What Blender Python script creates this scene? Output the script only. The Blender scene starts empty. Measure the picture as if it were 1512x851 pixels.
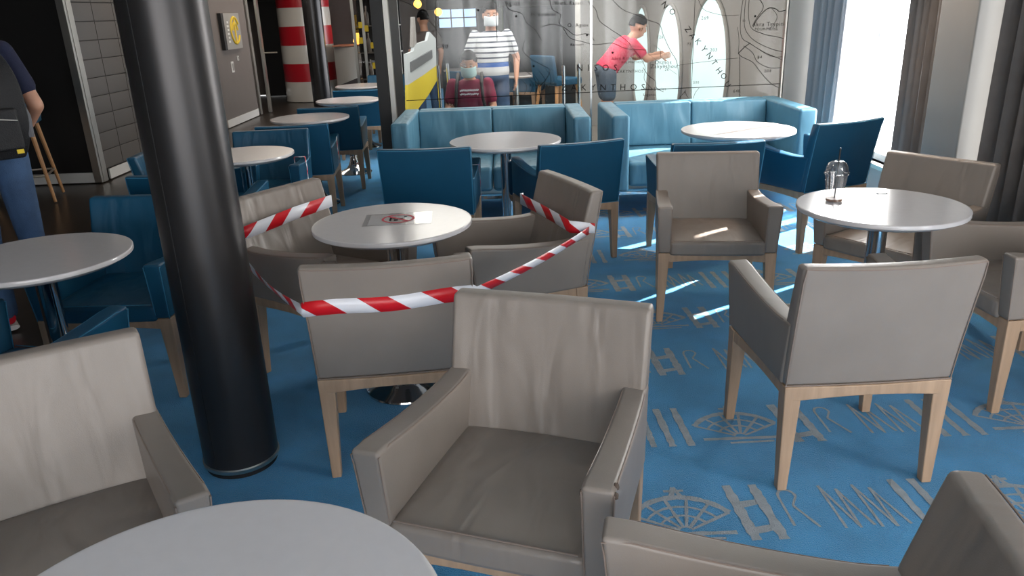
import bpy, bmesh, math, random
from mathutils import Vector, Matrix
random.seed(7)
PI = math.pi
S = bpy.context.scene
C = S.collection

# ---------------------------------------------------------------- camera
FPX, PITCH, ROLL, HC = 1136.0, math.radians(19.8), math.radians(2.14), 1.5
_r0 = Vector((1, 0, 0)); _f = Vector((0, math.cos(PITCH), -math.sin(PITCH))); _u0 = Vector((0, math.sin(PITCH), math.cos(PITCH)))
_r = math.cos(ROLL)*_r0 - math.sin(ROLL)*_u0
_u = math.cos(ROLL)*_u0 + math.sin(ROLL)*_r0
cd = bpy.data.cameras.new('camera'); cam = bpy.data.objects.new('camera', cd); C.objects.link(cam)
cam.matrix_world = Matrix(((_r.x, _u.x, -_f.x, 0), (_r.y, _u.y, -_f.y, 0), (_r.z, _u.z, -_f.z, HC), (0, 0, 0, 1)))
cd.sensor_width = 36; cd.lens = FPX/1512*36; cd.clip_start = 0.02; cd.clip_end = 200
S.camera = cam

# ---------------------------------------------------------------- world, sun, lights, exposure
W = bpy.data.worlds.new('sky'); S.world = W; W.use_nodes = True
bg = W.node_tree.nodes['Background']; bg.inputs[0].default_value = (0.98, 0.985, 1.0, 1); bg.inputs[1].default_value = 5.0
sl = bpy.data.lights.new('sun', 'SUN'); sl.energy = 42; sl.angle = math.radians(0.6); sl.color = (1.0, 0.95, 0.88)
so = bpy.data.objects.new('sun', sl); C.objects.link(so)
so.rotation_euler = Vector((-.848*math.cos(math.radians(36)), -.53*math.cos(math.radians(36)), -math.sin(math.radians(36)))).to_track_quat('-Z', 'Y').to_euler()
def area(name, loc, target, sx, sy, e, col=(1, 1, 1)):
    l = bpy.data.lights.new(name, 'AREA'); l.shape = 'RECTANGLE'; l.size = sx; l.size_y = sy; l.energy = e; l.color = col
    o = bpy.data.objects.new(name, l); C.objects.link(o); o.location = loc
    o.rotation_euler = (Vector(target)-Vector(loc)).to_track_quat('-Z', 'Y').to_euler(); return o
DAY = (1.0, 0.98, 0.95)
area('daylight_rear_windows', (0.6, -2.9, 1.35), (0.6, 0, 0.9), 4.4, 1.6, 76, DAY)
area('daylight_right_window', (2.58, 5.5, 1.3), (0, 4.3, 0.4), 0.7, 1.7, 60, DAY)
area('daylight_near_window', (2.56, 0.3, 1.35), (0, 1.8, 0.6), 2.0, 1.5, 32, DAY)
area('aft_fill', (-3.4, 11.5, 2.22), (-3.4, 11.5, 0), 0.8, 6, 42, (1, .86, .72))  # added fill with no fixture, brightens the counter end of the aisle
area('ceiling_lamps_bar', (-3.6, 4.5, 2.25), (-3.6, 4.5, 0), 0.6, 2.5, 4, (1, .85, .70))
area('lounge_fill', (0.2, 8.3, 2.22), (0.2, 8.3, 0), 3.0, 2.6, 130, (1, .95, .88))  # added fill with no fixture, lights the people behind the glass
S.view_settings.view_transform = 'Standard'; S.view_settings.look = 'None'; S.view_settings.gamma = 1
S.view_settings.use_curve_mapping = False; S.view_settings.exposure = 0.08

# ---------------------------------------------------------------- helpers
def ray(x, y): return _f*FPX + _r*(x-756) - _u*(y-425.5)
def at(x, y, z=0.0):
    d = ray(x, y); t = (z-HC)/d.z; return Vector((0, 0, HC)) + d*t
def aty(x, y, Y):
    d = ray(x, y); t = Y/d.y; return Vector((0, 0, HC)) + d*t
def lin(c): return tuple(((v/255)/12.92 if v/255 <= .04045 else ((v/255+.055)/1.055)**2.4) for v in c)

def mat(name, rgb, rough=.5, metal=0, spec=.5, bump=0, bscale=200, var=0, vscale=6, coat=0, emit=0, trans=0, alpha=1, stretch=None, sheen=0, detail=3):
    m = bpy.data.materials.new(name); m.use_nodes = True; N = m.node_tree; n = N.nodes; b = n['Principled BSDF']
    col = (*lin(rgb), 1); b.inputs['Base Color'].default_value = col; b.inputs['Roughness'].default_value = rough
    b.inputs['Metallic'].default_value = metal; b.inputs['Specular IOR Level'].default_value = spec
    b.inputs['Coat Weight'].default_value = coat; b.inputs['Alpha'].default_value = alpha
    b.inputs['Transmission Weight'].default_value = trans; b.inputs['Sheen Weight'].default_value = sheen
    if emit: b.inputs['Emission Color'].default_value = col; b.inputs['Emission Strength'].default_value = emit
    if bump or var:
        tc = n.new('ShaderNodeTexCoord'); mp = n.new('ShaderNodeMapping'); N.links.new(tc.outputs['Object'], mp.inputs[0])
        if stretch: mp.inputs['Scale'].default_value = stretch
        if bump:
            t = n.new('ShaderNodeTexNoise'); t.inputs['Scale'].default_value = bscale; t.inputs['Detail'].default_value = detail
            N.links.new(mp.outputs[0], t.inputs['Vector']); bp = n.new('ShaderNodeBump'); bp.inputs['Strength'].default_value = bump
            bp.inputs['Distance'].default_value = .01; N.links.new(t.outputs[0], bp.inputs['Height']); N.links.new(bp.outputs[0], b.inputs['Normal'])
        if var:
            t2 = n.new('ShaderNodeTexNoise'); t2.inputs['Scale'].default_value = vscale; t2.inputs['Detail'].default_value = 5
            N.links.new(mp.outputs[0], t2.inputs['Vector']); r = n.new('ShaderNodeValToRGB')
            r.color_ramp.elements[0].position = .3; r.color_ramp.elements[1].position = .7
            r.color_ramp.elements[0].color = (*[v*(1-var) for v in col[:3]], 1); r.color_ramp.elements[1].color = (*[min(1, v*(1+var)) for v in col[:3]], 1)
            N.links.new(t2.outputs[0], r.inputs[0]); N.links.new(r.outputs[0], b.inputs['Base Color'])
    return m

def leather(name, rgb, rough, crease=.55):
    """leather: fine grain + long soft creases, both as bump"""
    m = mat(name, rgb, rough=rough, spec=.45, var=.07, vscale=5); N = m.node_tree; n = N.nodes; b = n['Principled BSDF']
    tc = n.new('ShaderNodeTexCoord')
    g = n.new('ShaderNodeTexVoronoi'); g.inputs['Scale'].default_value = 420; N.links.new(tc.outputs['Object'], g.inputs['Vector'])
    mp = n.new('ShaderNodeMapping'); mp.inputs['Scale'].default_value = (9, 4, 2.2); N.links.new(tc.outputs['Object'], mp.inputs[0])
    w = n.new('ShaderNodeTexNoise'); w.inputs['Scale'].default_value = 1.3; w.inputs['Detail'].default_value = 1.5; w.inputs['Distortion'].default_value = .6
    N.links.new(mp.outputs[0], w.inputs['Vector'])
    b1 = n.new('ShaderNodeBump'); b1.inputs['Strength'].default_value = .12; b1.inputs['Distance'].default_value = .001
    b2 = n.new('ShaderNodeBump'); b2.inputs['Strength'].default_value = crease; b2.inputs['Distance'].default_value = .022
    N.links.new(g.outputs['Distance'], b1.inputs['Height']); N.links.new(w.outputs[0], b2.inputs['Height'])
    N.links.new(b2.outputs[0], b1.inputs['Normal']); N.links.new(b1.outputs[0], b.inputs['Normal'])
    return m

M = {}
M['grey'] = leather('taupe_leather', (138, 128, 120), .42)
M['grey_flat'] = leather('taupe_leather_taut', (138, 128, 120), .42, .06)
M['blue_flat'] = leather('blue_leather_taut', (20, 78, 108), .40, .06)
M['blue'] = leather('blue_leather', (20, 78, 108), .40)
M['sofa'] = leather('sofa_leather', (84, 132, 154), .48)
M['wear'] = mat('worn_leather', (86, 74, 66), .9)
M['piping'] = mat('piping', (134, 118, 108), .5)
M['piping_blue'] = mat('piping_blue', (60, 130, 165), .5)
M['beech'] = mat('beech_wood', (176, 147, 121), .45, var=.12, vscale=3, stretch=(14, 14, 1.2), bump=.08, bscale=30)
M['beech_stool'] = mat('stool_wood', (186, 140, 96), .45, var=.12, vscale=3, stretch=(14, 14, 1.2))
M['top'] = mat('table_laminate', (206, 202, 202), .16, spec=.5, var=.015, vscale=40)
M['edge'] = mat('table_edge', (214, 214, 218), .3)
M['chrome'] = mat('chrome', (200, 202, 205), .08, metal=1)
M['steel'] = mat('brushed_steel', (190, 188, 182), .3, metal=1, bump=.1, bscale=60, stretch=(1, 1, 30))
M['carpet'] = mat('carpet_pile', (62, 150, 204), .95, spec=.1, bump=.9, bscale=260, var=.14, vscale=5, sheen=.3)
M['carpet_fig'] = mat('carpet_figure', (170, 178, 184), .95, spec=.1, bump=.9, bscale=300, var=.12, vscale=25)
M['floor'] = mat('dark_vinyl', (52, 46, 42), .28, spec=.5, var=.25, vscale=3, stretch=(6, 1, 1))
M['white'] = mat('white_paint', (216, 216, 214), .45)
M['greywall'] = mat('grey_wall', (148, 146, 142), .5, var=.02)
M['taupewall'] = mat('taupe_wall', (108, 100, 96), .45, var=.03)
M['tile'] = mat('charcoal_tile', (84, 80, 76), .35, var=.06, vscale=3)
M['black'] = mat('black_panel', (26, 25, 25), .4)
M['blackmatte'] = mat('black_matte', (14, 14, 15), .7)
M['pole'] = mat('pole_coating', (62, 60, 60), .36, metal=.7, spec=.5)
M['seam'] = mat('seam_black', (16, 16, 18), .6)
M['red'] = mat('red_paint', (176, 26, 40), .3, coat=.3)
M['gloss'] = mat('white_gloss', (205, 203, 198), .22, coat=.3)
M['curtain'] = mat('grey_curtain', (112, 107, 104), .85, spec=.15, bump=.15, bscale=500, var=.06, vscale=12, sheen=.3)
M['curtain_blue'] = mat('blue_curtain', (132, 138, 146), .85, spec=.15, bump=.15, bscale=500, sheen=.3)
M['ceiling'] = mat('ceiling_panel', (196, 194, 190), .6)
M['skin'] = mat('skin', (196, 146, 120), .5, var=.04, vscale=30)
M['hair'] = mat('hair', (12, 9, 8), .95, spec=.05, bump=.6, bscale=90)
M['mask'] = mat('mask_cloth', (216, 226, 232), .8)
M['mask_green'] = mat('mask_cloth_green', (176, 208, 208), .8)
M['navy'] = mat('navy_cotton', (28, 34, 62), .85, bump=.2, bscale=300)
M['jeans'] = mat('denim', (58, 84, 118), .85, var=.3, vscale=6, bump=.3, bscale=300)
M['maroon'] = mat('maroon_cotton', (120, 28, 60), .85)
M['pink'] = mat('red_cotton', (205, 52, 84), .85)
M['shorts'] = mat('grey_shorts', (72, 84, 98), .85)
M['pack'] = mat('backpack_nylon', (24, 24, 27), .6, bump=.4, bscale=160)
M['packgrey'] = mat('backpack_strap', (92, 92, 98), .6)
M['yellow'] = mat('yellow', (222, 190, 40), .5)
M['shoe'] = mat('shoe_white', (200, 196, 196), .5)
M['ink'] = mat('map_ink', (22, 20, 20), .8, spec=.1)
M['paper'] = mat('paper', (226, 224, 226), .35)
M['signred'] = mat('sign_red', (196, 26, 60), .5)
M['taupe_stool'] = M['blue']
M['daylight'] = mat('backlit_window_glass', (206, 232, 234), .2, emit=.95)
M['lamp'] = mat('lamp_glass', (255, 240, 214), .3, emit=14)
M['lampy'] = mat('lamp_amber', (255, 200, 90), .3, emit=3)
M['screen'] = mat('lit_menu_screen', (176, 206, 232), .3, emit=1.6)
M['wallfar'] = mat('lounge_wall', (150, 148, 146), .5)
M['walldark'] = mat('lounge_dark', (60, 68, 72), .5)
M['straw'] = mat('straw_black', (16, 16, 18), .4)
M['coffee'] = mat('coffee_dregs', (128, 88, 62), .4)
M['teal'] = mat('teal_fabric', (50, 110, 130), .7)

def glassy(name, tint, gl, rough, alpha_t=(1, 1, 1), streak=False):
    m = bpy.data.materials.new(name); m.use_nodes = True; N = m.node_tree; n = N.nodes; n.clear()
    o = n.new('ShaderNodeOutputMaterial'); t = n.new('ShaderNodeBsdfTransparent'); g = n.new('ShaderNodeBsdfGlossy'); mx = n.new('ShaderNodeMixShader')
    t.inputs[0].default_value = (*alpha_t, 1); g.inputs[0].default_value = (*tint, 1); g.inputs['Roughness'].default_value = rough
    mx.inputs[0].default_value = gl
    if streak:
        tc = n.new('ShaderNodeTexCoord'); mp = n.new('ShaderNodeMapping'); mp.inputs['Scale'].default_value = (7, 7, .25)
        ns = n.new('ShaderNodeTexNoise'); ns.inputs['Scale'].default_value = 1.6; ns.inputs['Detail'].default_value = 3
        N.links.new(tc.outputs['Object'], mp.inputs[0]); N.links.new(mp.outputs[0], ns.inputs['Vector'])
        mr = n.new('ShaderNodeMapRange'); mr.inputs['From Min'].default_value = .35; mr.inputs['From Max'].default_value = .7
        mr.inputs['To Min'].default_value = gl*.45; mr.inputs['To Max'].default_value = gl*1.7; N.links.new(ns.outputs[0], mr.inputs[0]); N.links.new(mr.outputs[0], mx.inputs[0])
    N.links.new(t.outputs[0], mx.inputs[1]); N.links.new(g.outputs[0], mx.inputs[2]); N.links.new(mx.outputs[0], o.inputs[0])
    return m
M['pane'] = glassy('map_glass', (.78, .79, .80), .022, .12, (.86, .865, .86), True)
M['clear'] = glassy('window_glass', (1, 1, 1), .04, .02)
M['cup'] = glassy('clear_plastic', (1, 1, 1), .16, .06, (.93, .93, .93))
M['cabglass'] = glassy('cabinet_glass', (1, 1, 1), .10, .03, (.75, .72, .7))
# sheer curtain: translucent cloth
m = bpy.data.materials.new('sheer_cloth'); m.use_nodes = True; n = m.node_tree.nodes; n.clear()
o_ = n.new('ShaderNodeOutputMaterial'); a_ = n.new('ShaderNodeBsdfTranslucent'); b_ = n.new('ShaderNodeBsdfDiffuse'); c_ = n.new('ShaderNodeBsdfTransparent'); x1 = n.new('ShaderNodeMixShader'); x2 = n.new('ShaderNodeMixShader')
a_.inputs[0].default_value = (.95, .95, .96, 1); b_.inputs[0].default_value = (.9, .9, .92, 1); x1.inputs[0].default_value = .4; x2.inputs[0].default_value = .35
L = m.node_tree.links; L.new(a_.outputs[0], x1.inputs[1]); L.new(b_.outputs[0], x1.inputs[2]); L.new(x1.outputs[0], x2.inputs[1]); L.new(c_.outputs[0], x2.inputs[2]); L.new(x2.outputs[0], o_.inputs[0]); M['sheer'] = m
# striped shirt
m = mat('striped_cotton', (214, 218, 222), .85); N = m.node_tree; n = N.nodes
tc = n.new('ShaderNodeTexCoord'); sp = n.new('ShaderNodeSeparateXYZ'); mm = n.new('ShaderNodeMath'); mm.operation = 'MODULO'; mm.inputs[1].default_value = .052
gt = n.new('ShaderNodeMath'); gt.operation = 'LESS_THAN'; gt.inputs[1].default_value = .016; mx = n.new('ShaderNodeMix'); mx.data_type = 'RGBA'
mx.inputs[6].default_value = (*lin((214, 218, 222)), 1); mx.inputs[7].default_value = (*lin((52, 62, 82)), 1)
N.links.new(tc.outputs['Object'], sp.inputs[0]); N.links.new(sp.outputs[2], mm.inputs[0]); N.links.new(mm.outputs[0], gt.inputs[0]); N.links.new(gt.outputs[0], mx.inputs[0]); N.links.new(mx.outputs[2], n['Principled BSDF'].inputs['Base Color'])
g2 = n.new('ShaderNodeMath'); g2.operation = 'LESS_THAN'; g2.inputs[1].default_value = 1.0; g3 = n.new('ShaderNodeMath'); g3.operation = 'LESS_THAN'; g3.inputs[1].default_value = .955
m2 = n.new('ShaderNodeMix'); m2.data_type = 'RGBA'; m2.inputs[7].default_value = (*lin((60, 104, 176)), 1); m3 = n.new('ShaderNodeMix'); m3.data_type = 'RGBA'; m3.inputs[7].default_value = (*lin((210, 214, 218)), 1)
N.links.new(sp.outputs[2], g2.inputs[0]); N.links.new(sp.outputs[2], g3.inputs[0]); N.links.new(mx.outputs[2], m2.inputs[6]); N.links.new(g2.outputs[0], m2.inputs[0]); N.links.new(m2.outputs[2], m3.inputs[6]); N.links.new(g3.outputs[0], m3.inputs[0]); N.links.new(m3.outputs[2], n['Principled BSDF'].inputs['Base Color'])
M['striped'] = m
# barrier tape: red and white slanted blocks from UV
m = mat('barrier_tape', (226, 226, 232), .35); N = m.node_tree; n = N.nodes
uv = n.new('ShaderNodeUVMap'); sp = n.new('ShaderNodeSeparateXYZ'); ad = n.new('ShaderNodeMath'); ad.operation = 'MULTIPLY_ADD'; ad.inputs[1].default_value = .35
fr = n.new('ShaderNodeMath'); fr.operation = 'FRACT'; gt = n.new('ShaderNodeMath'); gt.operation = 'GREATER_THAN'; gt.inputs[1].default_value = .52; mx = n.new('ShaderNodeMix'); mx.data_type = 'RGBA'
mx.inputs[6].default_value = (*lin((232, 232, 238)), 1); mx.inputs[7].default_value = (*lin((206, 22, 34)), 1)
N.links.new(uv.outputs[0], sp.inputs[0]); N.links.new(sp.outputs[1], ad.inputs[0]); N.links.new(sp.outputs[0], ad.inputs[2]); N.links.new(ad.outputs[0], fr.inputs[0]); N.links.new(fr.outputs[0], gt.inputs[0]); N.links.new(gt.outputs[0], mx.inputs[0]); N.links.new(mx.outputs[2], n['Principled BSDF'].inputs['Base Color'])
M['tape'] = m

def link(o, parent=None):
    C.objects.link(o)
    if parent: o.parent = parent
    return o
def taut(o, m):
    """second slot for faces that look backwards or sideways: no creases there"""
    o.data.materials.append(m)
    for p in o.data.polygons:
        if p.normal.y < -.5 or abs(p.normal.x) > .8: p.material_index = 1
    return o
def obj(name, bm, m, parent=None, smooth=True, bevel=0, seg=2, wn=False):
    me = bpy.data.meshes.new(name); bmesh.ops.recalc_face_normals(bm, faces=bm.faces); bm.to_mesh(me); bm.free()
    if smooth:
        for p in me.polygons: p.use_smooth = True
        me.set_sharp_from_angle(angle=math.radians(40))
    me.materials.append(m); o = link(bpy.data.objects.new(name, me), parent)
    if bevel:
        b = o.modifiers.new('bevel', 'BEVEL'); b.width = bevel; b.segments = seg; b.limit_method = 'ANGLE'; b.angle_limit = math.radians(35)
        for p in me.polygons: p.use_smooth = True
        w = o.modifiers.new('wn', 'WEIGHTED_NORMAL'); w.keep_sharp = False
    return o
def tag(o, label, cat=None, group=None, kind=None):
    o['label'] = label
    if cat: o['category'] = cat
    if group: o['group'] = group
    if kind: o['kind'] = kind
    return o
def thing(name, label, cat, loc=(0, 0, 0), rz=0, group=None):
    o = link(bpy.data.objects.new(name, None)); o.location = loc; o.rotation_euler = (0, 0, rz); o.empty_display_size = .1
    return tag(o, label, cat, group)
def struct(name, bm, m, parent=None, label=None, smooth=False, **k):
    o = obj(name, bm, m, parent, smooth=smooth, **k)
    if not parent: o['kind'] = 'structure'
    if label: o['label'] = label
    return o
def dup(root, loc, rz, label, group=None):
    r = root.copy(); C.objects.link(r); r.location = loc; r.rotation_euler = (0, 0, rz); r['label'] = label
    if group: r['group'] = group
    for ch in list(root.children):
        c = ch.copy(); C.objects.link(c); c.parent = r
        for g in ch.children:
            d = g.copy(); C.objects.link(d); d.parent = c
    return r
def NB(): return bmesh.new()
def box(bm, x0, x1, y0, y1, z0, z1):
    v = [bm.verts.new(p) for p in ((x0, y0, z0), (x1, y0, z0), (x1, y1, z0), (x0, y1, z0), (x0, y0, z1), (x1, y0, z1), (x1, y1, z1), (x0, y1, z1))]
    for f in ((0, 1, 2, 3), (4, 5, 6, 7), (0, 1, 5, 4), (1, 2, 6, 5), (2, 3, 7, 6), (3, 0, 4, 7)): bm.faces.new([v[i] for i in f])
    return bm
def B(x0, x1, y0, y1, z0, z1): return box(NB(), x0, x1, y0, y1, z0, z1)
def gbox(nu, nv, nw, fn, bm=None):
    """closed box surface, gridded; fn maps (u,v,w) in [0,1] to a point"""
    bm = bm or NB(); V = {}
    def vert(i, j, k):
        if (i, j, k) not in V: V[(i, j, k)] = bm.verts.new(fn(i/nu, j/nv, k/nw))
        return V[(i, j, k)]
    def q(a, b, c, d): bm.faces.new([vert(*a), vert(*b), vert(*c), vert(*d)])
    for i in range(nu):
        for j in range(nv):
            for k in (0, nw): q((i, j, k), (i+1, j, k), (i+1, j+1, k), (i, j+1, k))
        for k in range(nw):
            for j in (0, nv): q((i, j, k), (i+1, j, k), (i+1, j, k+1), (i, j, k+1))
    for j in range(nv):
        for k in range(nw):
            for i in (0, nu): q((i, j, k), (i, j+1, k), (i, j+1, k+1), (i, j, k+1))
    return bm
def prism4(bm, base, top):
    v = [bm.verts.new(p) for p in base]+[bm.verts.new(p) for p in top]
    for f in ((3, 2, 1, 0), (4, 5, 6, 7), (0, 1, 5, 4), (1, 2, 6, 5), (2, 3, 7, 6), (3, 0, 4, 7)): bm.faces.new([v[i] for i in f])
    return bm
def lathe(bm, prof, n=48, cx=0, cy=0, cap=True):
    rings = []
    for r, z in prof: rings.append([bm.verts.new((cx+r*math.cos(2*PI*i/n), cy+r*math.sin(2*PI*i/n), z)) for i in range(n)])
    for a, b in zip(rings, rings[1:]):
        for i in range(n): bm.faces.new((a[i], a[(i+1) % n], b[(i+1) % n], b[i]))
    if cap:
        bm.faces.new(rings[0][::-1]); bm.faces.new(rings[-1])
    return bm
def tube(bm, pts, r, n=8, caps=True):
    pts = [Vector(p) for p in pts]; rs = r if isinstance(r, (list, tuple)) else [r]*len(pts); rings = []; prev = None
    for i, p in enumerate(pts):
        d = (pts[min(i+1, len(pts)-1)]-pts[max(i-1, 0)]).normalized()
        a = prev if prev is not None else (Vector((0, 0, 1)) if abs(d.z) < .9 else Vector((1, 0, 0)))
        x = (a - d*a.dot(d))
        if x.length < 1e-5: x = d.orthogonal()
        x.normalize(); y = d.cross(x); prev = x
        rings.append([bm.verts.new(p+rs[i]*(math.cos(2*PI*k/n)*x+math.sin(2*PI*k/n)*y)) for k in range(n)])
    for a, b in zip(rings, rings[1:]):
        for k in range(n): bm.faces.new((a[k], a[(k+1) % n], b[(k+1) % n], b[k]))
    if caps: bm.faces.new(rings[0][::-1]); bm.faces.new(rings[-1])
    return bm
def ellipsoid(bm, c, rx, ry, rz, seg=16, rings=10, M3=None):
    r = bmesh.ops.create_uvsphere(bm, u_segments=seg, v_segments=rings, radius=1)
    for v in r['verts']:
        p = Vector((v.co.x*rx, v.co.y*ry, v.co.z*rz))
        if M3: p = M3 @ p
        v.co = p+Vector(c)
    return bm

# ================================================================ SETTING
XR, YF, XL = 2.62, 6.62, -4.15      # window wall, map glass wall, left wall
CZ = 2.3
struct('floor', B(-7, 3.1, -3.2, 18, -.12, -.012), M['floor'], label='dark glossy vinyl floor of the aisle')
cp = struct('carpet', box(B(-2.3, XR+.05, -3.1, YF, -.011, 0), -2.3, -1.0, YF, 17, -.011, 0), M['carpet'], label='bright blue carpet woven with pale nautical figures')
struct('floor_lounge', B(-1.0, 3.1, YF, 13, -.011, 0), mat('lounge_floor', (138, 130, 122), .16, spec=.6, var=.12, vscale=4), label='shiny grey floor of the lounge behind the glass')
struct('ceiling', B(-7, 3.1, -3.2, 18, CZ, CZ+.1), M['ceiling'])

# carpet figures: woven motifs standing a hair proud of the pile
fig = NB()
def fquad(pts, z=.0015):
    vs = [fig.verts.new((p[0], p[1], z+.0004*random.random())) for p in pts]; fig.faces.new(vs)
def fstroke(pts, w):
    for (x0, y0), (x1, y1) in zip(pts, pts[1:]):
        d = Vector((x1-x0, y1-y0)); l = d.length
        if l < 1e-6: continue
        d /= l; nn = Vector((-d.y, d.x)); k = max(2, int(l/.02)); L_, R_ = [], []
        for i in range(k+1):
            t = i/k; j = w*.5*(1+random.uniform(-.22, .22)); p = Vector((x0, y0))+d*l*t
            L_.append(p+nn*j); R_.append(p-nn*j)
        for i in range(k): fquad([L_[i], L_[i+1], R_[i+1], R_[i]])
def f_strokes(x, y, k=3):
    for i in range(k): fstroke([(x+i*.068, y+.14), (x+.012+i*.068, y-.14)], .026)
def f_H(x, y):
    fstroke([(x, y+.14), (x+.018, y-.14)], .032); fstroke([(x+.085, y+.14), (x+.10, y-.14)], .032)
    fstroke([(x, y+.03), (x+.095, y+.05)], .03); fstroke([(x+.01, y-.10), (x+.095, y-.08)], .026)
def f_N(x, y):
    fstroke([(x, y-.10), (x-.004, y+.12), (x+.045, y-.10), (x+.045, y+.10)], .009); fstroke([(x+.045, y+.10), (x+.09, y-.09)], .009)
def f_R(x, y):
    pts = [(x, y-.08), (x, y+.06)]+[(x+.028-.028*math.cos(a), y+.07+.035*math.sin(a)) for a in [PI*i/6 for i in range(7)]]+[(x+.03, y+.02), (x+.075, y-.09)]
    fstroke(pts, .009)
def f_crown(x, y, s=1):
    P = lambda r, a: (x+s*r*math.sin(a), y-.09+s*r*math.cos(a))
    A = [-1.05+2.1*i/10 for i in range(11)]
    fstroke([P(.175, a) for a in A], .022); fstroke([P(.125, a) for a in A], .010); fstroke([P(.08, a) for a in A], .010)
    for a in A[::2]: fstroke([P(.02, a), P(.175, a)], .011)
    fstroke([(x-.14, y-.10), (x+.15, y-.10)], .018); fstroke([(x-.05, y-.13), (x+.11, y-.125)], .012)
    fstroke([(x-.01, y+.09), (x+.005, y+.14), (x+.02, y+.09)], .016); fstroke([(x-.03, y+.12), (x+.035, y+.12)], .012)
rows = [(2.02, .0), (2.55, .32), (3.12, -.06), (3.62, .22), (4.18, -.1), (4.7, .35), (5.25, 0.05), (5.78, .3), (1.48, .3), (.95, 0), (.4, .3)]
def motif_row(y, off):
    x = -2.2+off
    while x < XR-.35:
        # the woven figures start right of the taped table; the left strip is plain
        for fn, dx in ((f_N, 0), (f_N, .11), (lambda a, b: f_strokes(a, b, 3 if (int(y*7) % 2) else 2), .24), (f_crown, .58), (f_H, .76), (f_R, .91)):
            if x+dx > .12: fn(x+dx, y)
        x += 1.06
for y, off in rows: motif_row(y, off)
o = obj('carpet_figures', fig, M['carpet_fig'], cp, smooth=False); o['label'] = 'pale grey woven figures, letters and ribbed fans in rows'; o['kind'] = 'stuff'

# window wall at the right, with openings
def wall_x(name, x, y0, y1, opens, m, z1=CZ, t=.14, label=None):
    bm = NB(); y = y0
    for a, b, za, zb in sorted(opens):
        box(bm, x, x+t, y, a, 0, z1); box(bm, x, x+t, a, b, 0, za); box(bm, x, x+t, a, b, zb, z1); y = b
    box(bm, x, x+t, y, y1, 0, z1)
    return struct(name, bm, m, label=label)
wins = [(4.64, 6.50, .40, 2.27), (2.8, 4.15, .40, 2.1), (-.7, 1.3, .55, 2.1)]
wall_x('wall_right', XR, -3.2, YF, wins, M['greywall'], label='light grey wall pierced by tall windows')
pil = struct('trim_1', B(XR-.16, XR+.02, 4.19, 4.56, 0, CZ), M['greywall'], label='grey glossy pilaster between the curtains', bevel=.01)
for i, (a, b, za, zb) in enumerate(wins):
    w = link(bpy.data.objects.new('window_%d' % (i+1), None)); w['kind'] = 'structure'; w['label'] = ['tall bright window behind the sofa corner', 'tall window hidden by the grey curtain', 'window beside the near chairs'][i]
    fb = NB(); t = .05
    box(fb, XR+.04, XR+.10, a, a+t, za, zb); box(fb, XR+.04, XR+.10, b-t, b, za, zb); box(fb, XR+.04, XR+.10, a, b, za, za+t); box(fb, XR+.04, XR+.10, a, b, zb-t, zb)
    mid = (a+b)/2+.12; box(fb, XR+.04, XR+.10, mid-.02, mid+.02, za, zb)
    obj('frame', fb, M['white'], w, smooth=False)
    obj('pane', B(XR+.065, XR+.071, a+t, b-t, za+t, zb-t), M['clear'], w, smooth=False)
    obj('sill', B(XR-.05, XR+.12, a-.02, b+.02, za-.03, za), M['steel'], w, smooth=False)
# rear wall with windows behind the camera
rb = NB(); box(rb, -7, -1.7, -3.2, -3.05, 0, CZ); box(rb, -1.7, 2.99, -3.2, -3.05, 0, .5); box(rb, -1.7, 2.99, -3.2, -3.05, 2.15, CZ); box(rb, .5, .7, -3.2, -3.05, .5, 2.15)
struct('wall_rear', rb, M['greywall'], label='grey wall with wide windows behind the viewer')

# map wall: right part plain grey, then glass
struct('wall_front', B(aty(1160, 80, YF).x, XR+.14, YF, YF+.12, 0, CZ), M['greywall'], label='plain light grey wall between the map glass and the curtain')
mw = thing('map_glass_wall', 'tall glass partition printed with a nautical island map behind the two sofas', 'partition'); mw['kind'] = 'structure'
gx0, gxm, gx1 = aty(573, 60, YF).x, aty(873, 60, YF).x, aty(1160, 60, YF).x
obj('pane', B(gx0+.02, gxm-.006, YF+.02, YF+.03, .06, CZ), M['pane'], mw, smooth=False)
obj('pane', B(gxm+.006, gx1, YF+.02, YF+.03, .06, CZ), M['pane'], mw, smooth=False)
obj('mullion', B(gxm-.008, gxm+.008, YF+.012, YF+.034, .06, CZ), mat('bright_joint', (240, 240, 240), .15, metal=.6), mw, smooth=False)['label'] = 'bright thin joint between the two panes'
obj('end_post', B(gx0-.02, gx0+.02, YF-.01, YF+.05, 0, CZ), M['steel'], mw, smooth=False)
obj('end_strip', B(gx1-.012, gx1+.0, YF-.002, YF+.05, .06, CZ), M['steel'], mw, smooth=False)
obj('bottom_rail', B(gx0, gx1, YF, YF+.05, 0, .06), M['steel'], mw, smooth=False)
# printed lines (pixel guides turned to points on the glass plane)
ml = NB()
def mline(px, w=.004, smooth=3):
    P = [aty(x, y, YF) for x, y in px]
    if smooth and len(P) > 2:
        Q = []
        for i in range(len(P)-1):
            p0, p1, p2, p3 = P[max(i-1, 0)], P[i], P[i+1], P[min(i+2, len(P)-1)]
            for k in range(smooth*2):
                t = k/(smooth*2)
                Q.append(.5*((2*p1)+(-p0+p2)*t+(2*p0-5*p1+4*p2-p3)*t*t+(-p0+3*p1-3*p2+p3)*t**3))
        Q.append(P[-1]); P = Q
    for a, b in zip(P, P[1:]):
        d = (b-a)
        if d.length < 1e-5: continue
        d.normalize(); nn = Vector((-d.z, 0, d.x))*w*.5
        vs = [ml.verts.new(v+Vector((0, .016, 0))) for v in (a+nn-d*w*.3, b+nn+d*w*.3, b-nn+d*w*.3, a-nn-d*w*.3)]; ml.faces.new(vs)
mline([(600, 149), (873, 136.5), (1152, 124)], .0055, 0)
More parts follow.
